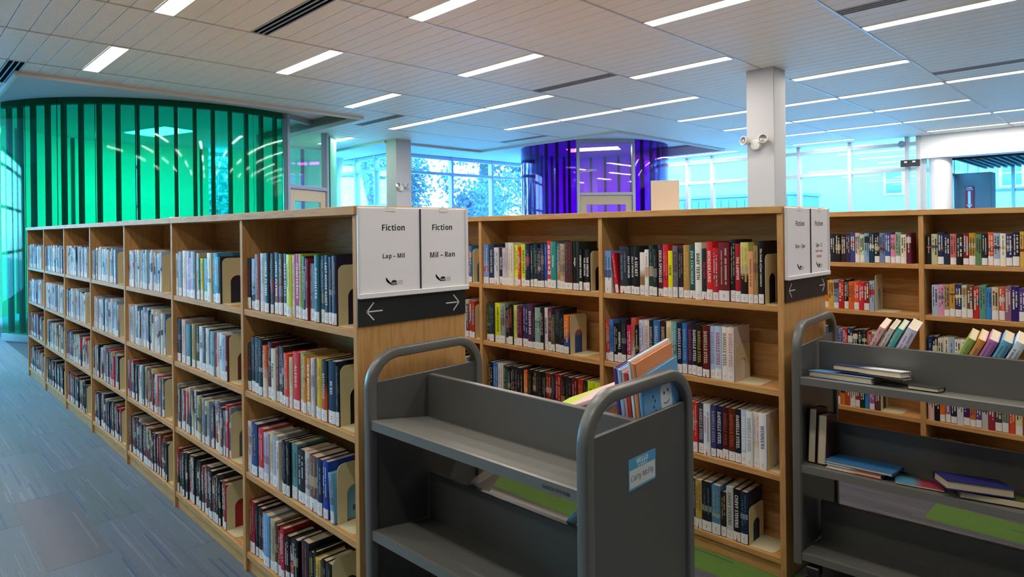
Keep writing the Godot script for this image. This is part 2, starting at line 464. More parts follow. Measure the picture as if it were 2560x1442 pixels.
func hue_name(hex: String) -> String:
	var c := Color(hex)
	if c.s < 0.2 or c.v < 0.16:
		return "black" if c.v < 0.19 else "charcoal" if c.v < 0.33 else "grey" if c.v < 0.62 else "pale grey" if c.v < 0.8 else "white"
	var h := c.h * 360.0
	var base := "red" if h < 13 or h > 348 else "orange" if h < 36 else "yellow" if h < 58 else "lime" if h < 78 else "green" if h < 160 else "teal" if h < 196 else "blue" if h < 244 else "purple" if h < 295 else "pink"
	if c.v < 0.42:
		return {"red": "dark maroon", "orange": "dark brown", "yellow": "dark olive", "lime": "dark olive", "blue": "navy"}.get(base, "dark " + base)
	if c.s < 0.4 and c.v > 0.6:
		return {"orange": "cream", "yellow": "cream", "red": "pale pink", "lime": "pale green"}.get(base, "pale " + base)
	if base == "orange" and c.v < 0.75:
		return "brown"
	return base


# ---------------------------------------------------------------- lettering
func text_mesh(s: String, font: Font) -> TextMesh:
	var key := "%s %s" % [s, font.get_instance_id()]
	if not words.has(key):
		var t := TextMesh.new()
		t.text = s
		t.font = font
		t.font_size = 24
		t.pixel_size = 0.01
		t.curve_step = 4.0
		t.depth = 0.01
		t.line_spacing = -6.0 if "\n" in s else 0.0
		words[key] = t
	return words[key]


# letters centred at a point, reading along x, upright along y, facing z of the given basis; size = (most width, height)
func lettering(called: String, parent: Node, s: String, font: Font, at: Vector3, turn: Basis, most: Vector2, m: Material, stretch := true) -> void:
	var t := text_mesh(s, font)
	var b := t.get_aabb()
	var k := most.y / b.size.y
	var kx := minf(k, most.x / b.size.x)
	if not stretch and kx < k:
		k = kx
	var mid := Vector3(b.get_center().x * kx, b.get_center().y * k, 0)
	obj(called, t, m, parent, at - turn * mid, turn * Basis.from_scale(Vector3(kx, k, 0.03)))


# ---------------------------------------------------------------- books
# Local frame of a book: it stands on y = 0, the spine faces -x at x = 0, its thickness lies along z round z = 0.
func spine_profile(t: float, off: float) -> Array:
	var bulge := minf(0.0035, t * 0.12)
	var out := []
	for i in 6:
		var z := -0.5 + i / 5.0
		out.append(Vector2(-off - bulge * (1.0 - 4.0 * z * z) + bulge, z * t))
	return out


func shell(g: Geo, t: float, h: float, d: float, top: Color, foot: Color, pages: Color, xf: Transform3D, both: bool, page_geo: Geo) -> void:
	var p := spine_profile(t, 0.0)
	var e := minf(0.0028, t * 0.16)
	var ys := [0.0, h * 0.42, h * 0.62, h]
	var cs := [foot, foot, top, top]
	var w := func(a: float, b: float, q: float) -> Vector3: return xf * Vector3(a, b, q)
	var dirn := func(q: Vector3) -> Vector3: return xf.basis * q
	for s in 3:
		for i in 5:
			var a: Vector2 = p[i]
			var b: Vector2 = p[i + 1]
			g.quad(w.call(a.x, ys[s], a.y), w.call(b.x, ys[s], b.y), w.call(b.x, ys[s + 1], b.y), w.call(a.x, ys[s + 1], a.y), dirn.call(Vector3.LEFT), cs[s], cs[s + 1])
		for q: float in [-1.0, 1.0]:
			var z := q * t / 2.0
			g.quad(w.call(0.0035, ys[s], z), w.call(d, ys[s], z), w.call(d, ys[s + 1], z), w.call(0.0035, ys[s + 1], z), dirn.call(Vector3(0, 0, q)), cs[s], cs[s + 1])
			if both:
				var zi := q * (t / 2.0 - e)
				g.quad(w.call(0.006, ys[s], zi), w.call(d, ys[s], zi), w.call(d, ys[s + 1], zi), w.call(0.006, ys[s + 1], zi), dirn.call(Vector3(0, 0, -q)), cs[s], cs[s + 1])
				g.quad(w.call(d, ys[s], zi), w.call(d, ys[s], z), w.call(d, ys[s + 1], z), w.call(d, ys[s + 1], zi), dirn.call(Vector3.RIGHT), cs[s], cs[s + 1])
	for top_face in [false, true]:
		var y := h if top_face else 0.0
		var up: Vector3 = dirn.call(Vector3.UP if top_face else Vector3.DOWN)
		var col := top if top_face else foot
		for q: float in [-1.0, 1.0]:
			g.quad(w.call(0.0035, y, q * t / 2.0), w.call(d, y, q * t / 2.0), w.call(d, y, q * (t / 2.0 - e)), w.call(0.0035, y, q * (t / 2.0 - e)), up, col)
		for i in 5:                   # the head of the spine
			var a: Vector2 = p[i]
			var b: Vector2 = p[i + 1]
			g.quad(w.call(a.x, y, a.y), w.call(b.x, y, b.y), w.call(0.0065, y, b.y * 0.9), w.call(0.0065, y, a.y * 0.9), up, col)
	var m := 0.004 if both else 0.0006
	var lo := Vector3(0.006, m, -t / 2.0 + e)
	var hi := Vector3(d - m, h - m, t / 2.0 - e)
	page_geo.box(xf * ((lo + hi) / 2.0), hi - lo, 0.0, pages, xf.basis.orthonormalized())


func sticker(g: Geo, t: float, y0: float, y1: float, off: float, share: float, col: Color, xf: Transform3D) -> void:
	var p := spine_profile(t, off)
	for i in 5:
		var a: Vector2 = p[i]
		var b: Vector2 = p[i + 1]
		g.quad(xf * Vector3(a.x, y0, a.y * share), xf * Vector3(b.x, y0, b.y * share), xf * Vector3(b.x, y1, b.y * share), xf * Vector3(a.x, y1, a.y * share), xf.basis * Vector3.LEFT, col)


# marks too small to read: broken strokes along the spine
func strokes(g: Geo, t: float, h: float, col: Color, xf: Transform3D) -> void:
	var x := spine_profile(t, 0.0006)[2].x as float
	for line in (2 if t > 0.024 else 1):
		var z := 0.0 if t <= 0.024 else (line - 0.5) * t * 0.4
		var y := h * rng.randf_range(0.84, 0.95)
		var stop := h * rng.randf_range(0.28, 0.5)
		var half := minf(t * 0.13, 0.0045) * rng.randf_range(0.5, 1.0)
		while y > stop:
			var k := rng.randf_range(0.0025, 0.0055)
			if rng.randf() < 0.84:
				g.quad(xf * Vector3(x, y, z - half), xf * Vector3(x, y, z + half), xf * Vector3(x, y - k, z + half), xf * Vector3(x, y - k, z - half), xf.basis * Vector3.LEFT, col)
			y -= k + 0.0012


const TINT := 1.15

func add_book(at: Transform3D, t: float, h: float, d: float, cover: String, ink := "", words_on := "~", label := "", group := "", tagged := true, called := "book", hard := true) -> Node3D:
	var cc := cover.split(">")
	var top := lin(cc[0], TINT)
	var foot := lin(cc[cc.size() - 1], TINT)
	var cream := lin("d8ccb0").lerp(lin("b09870"), rng.randf() * 0.6)
	var cover_g := Geo.new()
	var page_g := Geo.new()
	shell(cover_g, t, h, d, top, foot, cream, Transform3D(), hard, page_g)
	var o := thing(called, label, "book", Vector3.ZERO, 0.0, group)
	o.transform = at
	obj("cover", cover_g.mesh(), jacket(), o)
	obj("pages", page_g.mesh(), jacket(), o)
	if tagged:
		var g := Geo.new()
		var tall := rng.randf_range(0.038, 0.052)
		sticker(g, t, 0.003, tall, 0.0007, 0.96, lin("e8e6e4"), Transform3D())
		obj("spine_label", g.mesh(), jacket(), o)
		var mark := Geo.new()
		sticker(mark, t, tall * 0.55, tall * 0.62, 0.0011, 0.4, lin("606060"), Transform3D())
		sticker(mark, t, tall * 0.38, tall * 0.44, 0.0011, 0.5, lin("707070"), Transform3D())
		if rng.randf() < 0.12:
			sticker(mark, t, tall * 0.05, tall * 0.32, 0.0011, 0.5, lin("b02830"), Transform3D())
		obj("label_print", mark.mesh(), jacket(), o)
	if ink and words_on == "~":
		var g := Geo.new()
		strokes(g, t, h, lin(ink).lerp(top, 0.25), Transform3D())
		if rng.randf() < 0.5:          # a block of the cover picture that runs round the spine
			var y := h * rng.randf_range(0.3, 0.6)
			sticker(g, t, y, y + h * rng.randf_range(0.06, 0.2), 0.0003, 0.985, top.lerp(lin(TONES["m"][rng.randi() % 16]), 0.55), Transform3D())
		obj("spine_print", g.mesh(), jacket(), o)
	elif ink:
		var x: float = spine_profile(t, 0.0003)[2].x
		var turn := Basis(Vector3(0, -1, 0), Vector3(0, 0, 1), Vector3(-1, 0, 0))
		var long := h * 0.62
		var mid := h * 0.58
		if "/" in words_on:
			lettering("spine_title", o, words_on.replace("/", "\n"), sans_bold, Vector3(x, h * 0.6, 0), Basis(Vector3(0, 0, 1), Vector3.UP, Vector3(-1, 0, 0)), Vector2(t * 0.6, h * 0.62), paint(ink, 0.5))
		else:
			lettering("spine_title", o, words_on, serif if words_on == "DANIELLE STEEL" or words_on.begins_with("The ") else sans_bold, Vector3(x, mid, 0), turn, Vector2(long, minf(t * 0.5, 0.0155)), paint(ink, 0.5))
	return o


func loose_book(xf: Transform3D, t: float, h: float, d: float, cover: String, tagged := true) -> void:
	var cc := cover.split(">")
	var top := lin(cc[0], TINT)
	shell(rest, t, h, d, top, lin(cc[cc.size() - 1], TINT), lin("d8ccb0").lerp(lin("a89068"), rng.randf() * 0.7), xf, false, rest)
	if tagged:
		sticker(rest, t, 0.003, rng.randf_range(0.036, 0.052), 0.0007, 0.96, lin("e8e6e4"), xf)
	strokes(rest, t, h, lin("e0dcd0") if Color(cc[0]).get_luminance() < 0.45 else lin("40383c"), xf)
	if rng.randf() < 0.45:
		var y := h * rng.randf_range(0.4, 0.72)
		sticker(rest, t, y, y + h * rng.randf_range(0.05, 0.24), 0.0004, 0.98, lin(TONES["m"][rng.randi() % 16]), xf)


# the cream steel plate that holds a row up: an upright with an arched opening and a foot
func bookend_mesh() -> Mesh:
	if not boxes.has("bookend"):
		var o := PackedVector2Array()
		var w := 0.14
		var h := 0.225
		for k in 7:
			var f := PI - PI / 2.0 * k / 6.0
			o.append(Vector2(0.025 + 0.025 * cos(f), h - 0.025 + 0.025 * sin(f)))
		for k in 7:
			var f := PI / 2.0 - PI / 2.0 * k / 6.0
			o.append(Vector2(w - 0.025 + 0.025 * cos(f), h - 0.025 + 0.025 * sin(f)))
		o.append(Vector2(w, 0))
		o.append(Vector2(0.102, 0.0))
		for k in 11:
			var f := PI * k / 10.0
			o.append(Vector2(0.07 + 0.032 * cos(f), 0.105 + 0.032 * sin(f)))
		o.append(Vector2(0.038, 0.0))
		o.append(Vector2(0, 0))
		var g := Geo.new()
		g.slab(o, Vector3.RIGHT, Vector3.UP, Vector3.ZERO, Vector3(0, 0, 0.0018))
		boxes["bookend"] = g.mesh()
		var b := PackedVector2Array()
		b.append(Vector2(0, 0))
		b.append(Vector2(w, 0))
		for k in 6:
			var f := PI / 2.0 * k / 5.0
			b.append(Vector2(w - 0.025 + 0.025 * cos(f), 0.085 + 0.025 * sin(f)))
		for k in 6:
			var f := PI / 2.0 + PI / 2.0 * k / 5.0
			b.append(Vector2(0.025 + 0.025 * cos(f), 0.085 + 0.025 * sin(f)))
		var q := Geo.new()
		q.slab(b, Vector3.RIGHT, Vector3(0, 0, 1), Vector3.ZERO, Vector3(0, 0.0018, 0))
		boxes["bookend foot"] = q.mesh()
	return boxes["bookend"]


func bookend(at: Vector3, label: String, room := 0.2, tall := 0.95) -> void:
	var o := thing("bookend", label, "bookend", at, 0.0, "cream metal bookends")
	var m := paint("d9cfa8", 0.38, 0.0, 0.5)
	obj("upright_plate", bookend_mesh(), m, o, Vector3.ZERO, Basis.from_scale(Vector3(1, tall, 1)))
	obj("foot_plate", boxes["bookend foot"], m, o, Vector3.ZERO, Basis.from_scale(Vector3(1, 1, minf(1.0, room / 0.112))))


func shelf_name(level: int, of: int) -> String:
	return "bottom" if level == of else "top" if level == 1 else ORD[level]


func bay_name(case: String, bay: int) -> String:
	return {"left": "left bookcase", "mid": "middle bookcase", "far": "right bookcase"}[case] if bay == 0 else ("nearest bay of " if bay == 1 else "%s bay of " % ORD[bay]) + {"left": "left bookcase", "mid": "middle bookcase", "far": "right bookcase"}[case]


# ---------------------------------------------------------------- bookcases
const SHELVES4 := [1.140, 0.787, 0.433, 0.085]
const SHELVES5 := [1.252, 0.968, 0.676, 0.386, 0.09]

func bookcase(label: String, x: float, z: float, bays: int, levels: Array, joint: int) -> void:
	var o := thing("bookcase", label, "bookcase", Vector3(x, 0, z), 0.0, "double sided maple bookcases")
	var deep := 0.468
	var pitch := 0.935
	var long := bays * pitch + 0.025
	var up := wood(Vector3(3.0, 0.3, 3.0))
	var along := wood(Vector3(3.0, 3.0, 0.3))
	bx("end_panel", o, Vector3(0, 0, -0.025), Vector3(deep, 1.527, 0), up, 0.0015)
	bx("end_panel", o, Vector3(0, 0, -long), Vector3(deep, 1.527, -long + 0.025), up, 0.0015)
	bx("top_board", o, Vector3(-0.008, 1.527, -joint * pitch - 0.011), Vector3(deep + 0.008, 1.557, 0.0), along, 0.0015)
	if joint < bays:
		bx("top_board", o, Vector3(-0.008, 1.527, -long), Vector3(deep + 0.008, 1.557, -joint * pitch - 0.0135), along, 0.0015)
		bx("joint_clip", o, Vector3(0.0, 1.557, -joint * pitch - 0.04), Vector3(0.05, 1.562, -joint * pitch + 0.015), paint("d8c8a0", 0.4), 0.001)
	for k in bays:
		var za := -k * pitch - 0.025
		var zb := -(k + 1) * pitch
		if k > 0:
			bx("upright", o, Vector3(0.0, 0, za), Vector3(deep, 1.527, za + 0.025), up, 0.0015)
		bx("back_panel", o, Vector3(deep / 2 - 0.006, 0.08, zb), Vector3(deep / 2 + 0.006, 1.527, za), along, 0.001)
		for i in levels.size():
			for side in 2:
				var xa := 0.004 if side == 0 else deep / 2 + 0.006
				bx("shelf", o, Vector3(xa, levels[i] - 0.026, zb), Vector3(xa + deep / 2 - 0.01, levels[i], za), along, 0.0015)
		for side in 2:
			var xk := 0.014 if side == 0 else deep - 0.03
			bx("kick_board", o, Vector3(xk, 0, zb), Vector3(xk + 0.016, levels[levels.size() - 1] - 0.026, za), along, 0.001)


# ---------------------------------------------------------------- the sign on a bookcase end
func sign_board(label: String, x: float, z: float, left: Array, right: Array) -> void:
	var o := thing("shelf_sign", label, "sign", Vector3(x, 1.247, z))
	var white := paint("eceaee", 0.35)
	var sheet := paint("f2f0f4", 0.5)
	var ink := paint("23262c", 0.5)
	var wide := 0.474
	bx("sign_holder", o, Vector3(0, 0, 0), Vector3(wide, 0.306, 0.012), white, 0.003)
	bx("bottom_rail", o, Vector3(0, 0, 0.012), Vector3(wide, 0.018, 0.02), white, 0.002)
	bx("side_rail", o, Vector3(wide - 0.012, 0.018, 0.012), Vector3(wide, 0.306, 0.017), white, 0.001)
	bx("divider", o, Vector3(0.2485, 0.018, 0.012), Vector3(0.2535, 0.302, 0.0165), paint("30343a", 0.4), 0.001)
	for k in 2:
		var xa := 0.006 if k == 0 else 0.2555
		var xb := 0.2465 if k == 0 else 0.46
		bx("paper_sheet", o, Vector3(xa, 0.019, 0.0121), Vector3(xb, 0.3, 0.0128), sheet, 0.0002)
		bx("clip_tab", o, Vector3((xa + xb) / 2 - 0.02, 0.292, 0.0128), Vector3((xa + xb) / 2 + 0.02, 0.3062, 0.0145), paint("f4f2ee", 0.4), 0.001)
		var lines: Array = left if k == 0 else right
		var mid := (xa + xb) / 2 + (0.012 if k == 0 else -0.006)
		lettering("sign_lettering", o, lines[0], sans_bold, Vector3(mid, 0.237, 0.0129), Basis(), Vector2(0.112, 0.022), ink, false)
		lettering("sign_lettering", o, lines[1], sans_bold, Vector3(mid, 0.137, 0.0129), Basis(), Vector2(0.115, 0.022), ink, false)
		for e in range(2, lines.size()):
			lettering("sign_lettering", o, lines[e], sans_bold, Vector3(mid, 0.112 - (e - 2) * 0.022, 0.0129), Basis(), Vector2(0.1, 0.013), paint("a02838", 0.5), false)
		# the library's emblem: a leaf, a small domed building of stacked bars and three lines of fine print
		var g := Geo.new()
		var at := Vector3(mid - 0.036, 0.036, 0.0129)
		for leaf in 3:
			var p := PackedVector2Array()
			for s in 9:
				var f := s / 8.0
				p.append(Vector2(0.003 + 0.03 * f, 0.02 - 0.016 * f + 0.005 * leaf + 0.004 * sin(f * PI)))
			for s in range(8, -1, -1):
				var f := s / 8.0
				p.append(Vector2(0.003 + 0.03 * f, 0.02 - 0.016 * f + 0.005 * leaf - 0.0035 * sin(f * PI) - 0.0004))
			g.slab(p, Vector3.RIGHT * (0.9 - 0.22 * leaf), Vector3.UP, at, Vector3(0, 0, 0.0003))
		var dome := PackedVector2Array()
		for s in 13:
			var f := PI * s / 12.0
			dome.append(Vector2(0.036 - 0.012 * cos(f), 0.011 + 0.009 * sin(f)))
		g.slab(dome, Vector3.RIGHT, Vector3.UP, at, Vector3(0, 0, 0.0003))
		for s in 2:
			g.box(at + Vector3(0.036, 0.0075 - s * 0.0035, 0.0002), Vector3(0.024, 0.0022, 0.0003))
		obj("emblem", g.mesh(), ink, o)
		var fine := Geo.new()
		for s in 3:
			for q in 4:
				fine.box(at + Vector3(0.054 + q * 0.0052, 0.016 - s * 0.0055, 0.0002), Vector3(0.0042, 0.0022, 0.0003))
		obj("fine_print", fine.mesh(), paint("a8a8b0", 0.5), o)
	# the black band below with an arrow at either end
	var band := thing("arrow_band", "black band with two white arrows under the sign on " + label.split(" on ")[1], "sign", Vector3(x, 1.155, z))
	bx("band_plate", band, Vector3(0, 0, 0), Vector3(0.466, 0.0915, 0.006), paint("1c1e22", 0.4), 0.001)
	for s: float in [-1.0, 1.0]:
		var g := Geo.new()
		var tip := Vector3(0.233 + s * 0.2, 0.047, 0.0061)
		g.box(tip - Vector3(s * 0.031, 0, 0), Vector3(0.062, 0.0045, 0.0004))
		for q: float in [-1.0, 1.0]:
			g.box(tip + Vector3(-s * 0.0135, q * 0.0145, 0), Vector3(0.041, 0.0045, 0.0004), 0.0, Color.WHITE, Basis(Vector3(0, 0, 1), -s * q * 0.82))
		obj("arrow", g.mesh(), paint("d8d8dc", 0.5), band)


# ---------------------------------------------------------------- book cart
const CART_LONG := 0.88
const CART_TIERS := [0.874, 0.527, 0.18]

func cart(label: String, at: Vector3, turn: float, half: float, sticker_on: bool) -> Node3D:
	var o := thing("book_cart", label, "book cart", at, turn, "grey metal book carts")
	var grey := metal_paint("62625f")
	for s: float in [-1.0, 1.0]:
		var z := s * (CART_LONG / 2 - 0.016)
		var path := PackedVector3Array()
		path.append(Vector3(-half + 0.016, 0.135, z))
		path.append(Vector3(-half + 0.016, 0.6, z))
		var r := 0.105
		for k in 13:
			var f := PI - PI / 2 * k / 12.0
			path.append(Vector3(-half + 0.016 + r + r * cos(f), 1.074 - r + r * sin(f), z))
		for k in 13:
			var f := PI / 2 - PI / 2 * k / 12.0
			path.append(Vector3(half - 0.016 - r + r * cos(f), 1.074 - r + r * sin(f), z))
		path.append(Vector3(half - 0.016, 0.6, z))
		path.append(Vector3(half - 0.016, 0.135, z))
		var g := Geo.new()
		g.sweep(path, 0.016, 0.016, Vector3(0, 0, 1), 5.0)
		obj("tube_frame", g.mesh(), grey, o)
		bx("end_panel", o, Vector3(-half + 0.03, 0.14, z - 0.005), Vector3(half - 0.03, 0.99, z + 0.005), metal_paint("525250"), 0.002)
		for q: float in [-1.0, 1.0]:
			var c := Geo.new()
			var cx := q * (half - 0.03)
			var zc := s * (CART_LONG / 2 - 0.07)
			c.lathe(Vector3(cx - 0.014, 0.05, zc), Vector3.RIGHT, [Vector2(0.0, 0.0), Vector2(0.046, 0.0), Vector2(0.05, 0.005), Vector2(0.05, 0.023), Vector2(0.046, 0.028), Vector2(0.0, 0.028)], 20)
			var caster := obj("caster", c.mesh(), paint("1a1a1c", 0.5), o)
			var fork := Geo.new()
			fork.box(Vector3(cx, 0.117, zc), Vector3(0.05, 0.034, 0.05), 0.004)
			for e: float in [-1.0, 1.0]:
				fork.box(Vector3(cx + e * 0.021, 0.08, zc), Vector3(0.004, 0.075, 0.035), 0.001)
			obj("fork", fork.mesh(), paint("38383a", 0.35, 0.6), caster)
	var inner := CART_LONG / 2 - 0.03
	for y: float in CART_TIERS:
		bx("divider_panel", o, Vector3(-0.01, y - 0.045, -inner), Vector3(0.01, y + (0.109 if y > 0.8 else 0.122), inner), metal_paint("5e5e5a"), 0.002)
		for s: float in [-1.0, 1.0]:
			var p := PackedVector2Array()
			p.append(Vector2(half - 0.006, y))
			p.append(Vector2(half - 0.006, y - 0.028))
			p.append(Vector2(half - 0.014, y - 0.028))
			p.append(Vector2(half - 0.014, y - 0.006))
			p.append(Vector2(0.01, y - 0.042))
			p.append(Vector2(0.01, y - 0.036))
			p.append(Vector2(half - 0.016, y + 0.0005))
			var g := Geo.new()
			g.slab(p, Vector3(s, 0, 0), Vector3.UP, Vector3(0, 0, -inner), Vector3(0, 0, inner * 2))
			obj("shelf", g.mesh(), metal_paint("6c6c67", 0.36), o)
	lettering("maker_mark", o, "SMITH SYSTEM", sans_bold, Vector3(-half + 0.0058, CART_TIERS[0] - 0.016, inner - 0.065), Basis(Vector3(0, 0, 1), Vector3.UP, Vector3(-1, 0, 0)), Vector2(0.09, 0.0085), paint("2c2624", 0.5))
	if sticker_on:
		var st := bx("name_sticker", o, Vector3(-0.066, 0.822, CART_LONG / 2 - 0.011), Vector3(0.06, 0.9, CART_LONG / 2 - 0.0102), paint("4f9cc4", 0.45), 0.0003)
		var b := Vector3(-0.003, 0.861, CART_LONG / 2 - 0.0106)
		bx("writing_field", st, Vector3(-0.0595, -0.0335, 0.0004), Vector3(0.0595, 0.011, 0.0006), paint("c9ccc8", 0.5), 0.0001)
		lettering("sticker_lettering", st, "HELLO", sans_bold, Vector3(0, 0.028, 0.0005), Basis(), Vector2(0.052, 0.0125), paint("e8eef0", 0.5))
		lettering("sticker_lettering", st, "MY NAME IS", sans_bold, Vector3(0, 0.0158, 0.0005), Basis(), Vector2(0.048, 0.0055), paint("d0dde4", 0.5))
		lettering("sticker_lettering", st, "Carty McFly", sans, Vector3(0, -0.012, 0.0007), Basis(), Vector2(0.112, 0.02), paint("4c6c9c", 0.5))
	return o


# ---------------------------------------------------------------- ceiling
func plank_geo(count: int) -> Mesh:
	var g := Geo.new()
	for k in count:
		g.box(Vector3((k + 0.5) * 0.1524, 0.008, 0), Vector3(0.1478, 0.016, ROW - 0.012), 0.003)
	return g.mesh()


const EDGES := [1.083, 5.198, 6.874, 9.312, 13.274]

func plank_there(x: float, z: float) -> bool:
	if x < EDGES[0]:
		return z > -12.19
	if x < EDGES[1]:
		return z > -8.45
	if x < EDGES[2]:
		return z > -12.19
	if x < EDGES[3]:
		return z > -10.386
	if x < EDGES[4]:
		return z > -6.75
	return z > -9.2


func lamp(x: float, z: float, line: int, place: int) -> void:
	var o := thing("ceiling_light", "glowing ceiling light, %s from the near end of the %s line from left" % [ORD[place], ORD[line]], "ceiling light", Vector3(x + 0.076, CEIL, z), 0.0, "linear ceiling lights")
	var g := Geo.new()
	for s: float in [-1.0, 1.0]:
		g.box(Vector3(s * 0.0725, -0.001, 0), Vector3(0.007, 0.014, 1.214), 0.001)
		g.box(Vector3(0, -0.001, s * 0.5985), Vector3(0.152, 0.014, 0.019), 0.001)
	obj("frame", g.mesh(), paint("e4e2de", 0.4), o)
	bx("diffuser", o, Vector3(-0.069, -0.004, -0.588), Vector3(0.069, 0.01, 0.588), mats["lamp"], 0.002)
	var l := AreaLight3D.new()
	l.name = "lamp_light"
	l.area_size = Vector2(0.136, 1.19)
	l.rotation.x = -PI / 2
	l.position.y = -0.012
	l.light_color = Color("fff5e8")
	l.light_energy = LAMP
	l.area_range = 30.0
	l.shadow_enabled = true
	o.add_child(l)


func vent(label: String, x: float, z0: float, z1: float) -> void:
	var o := thing("ceiling_vent", label, "vent", Vector3(x, CEIL, (z0 + z1) / 2), 0.0, "slotted ceiling vents")
	var h := (z1 - z0) / 2
	bx("backing", o, Vector3(-0.074, 0.006, -h), Vector3(0.074, 0.016, h), paint("08080a", 0.9, 0.0, 0.1), 0.001)
	for k in 4:
		bx("slat", o, Vector3(-0.074 + k * 0.0463, -0.004, -h), Vector3(-0.074 + k * 0.0463 + 0.009, 0.006, h), paint("b8b8b6", 0.4), 0.001)
	for s: float in [-1.0, 1.0]:
		bx("end_cap", o, Vector3(-0.074, -0.004, s * h - 0.004), Vector3(0.074, 0.006, s * h + 0.004), paint("b8b8b6", 0.4), 0.001)


# ---------------------------------------------------------------- window walls
func window_wall(called: String, label: String, a: Vector3, b: Vector3, stops: Array, bars: Array, head: float) -> void:
	var o := frame_node(called, label)
	var dir := (b - a).normalized()
	var turn := Basis(dir, Vector3.UP, dir.cross(Vector3.UP))
	o.transform = Transform3D(turn, a)
	var m := paint("c8d0d4", 0.4)
	var long := a.distance_to(b)
	var all := [0.03] + stops + [long - 0.03]
	for s: float in all:
		bx("mullion", o, Vector3(s - 0.035, 0, -0.07), Vector3(s + 0.035, head, 0.07), m, 0.004)
	var rows := [0.06] + bars + [head - 0.05]
	for y: float in rows:
		for k in all.size() - 1:
			bx("transom", o, Vector3(all[k] + 0.035, y - 0.035, -0.06), Vector3(all[k + 1] - 0.035, y + 0.035, 0.06), m, 0.003)
	for k in all.size() - 1:
		for r in rows.size() - 1:
			bx("pane", o, Vector3(all[k] + 0.035, rows[r] + 0.035, -0.004), Vector3(all[k + 1] - 0.035, rows[r + 1] - 0.035, 0.004), pane_glass(), 0.0)


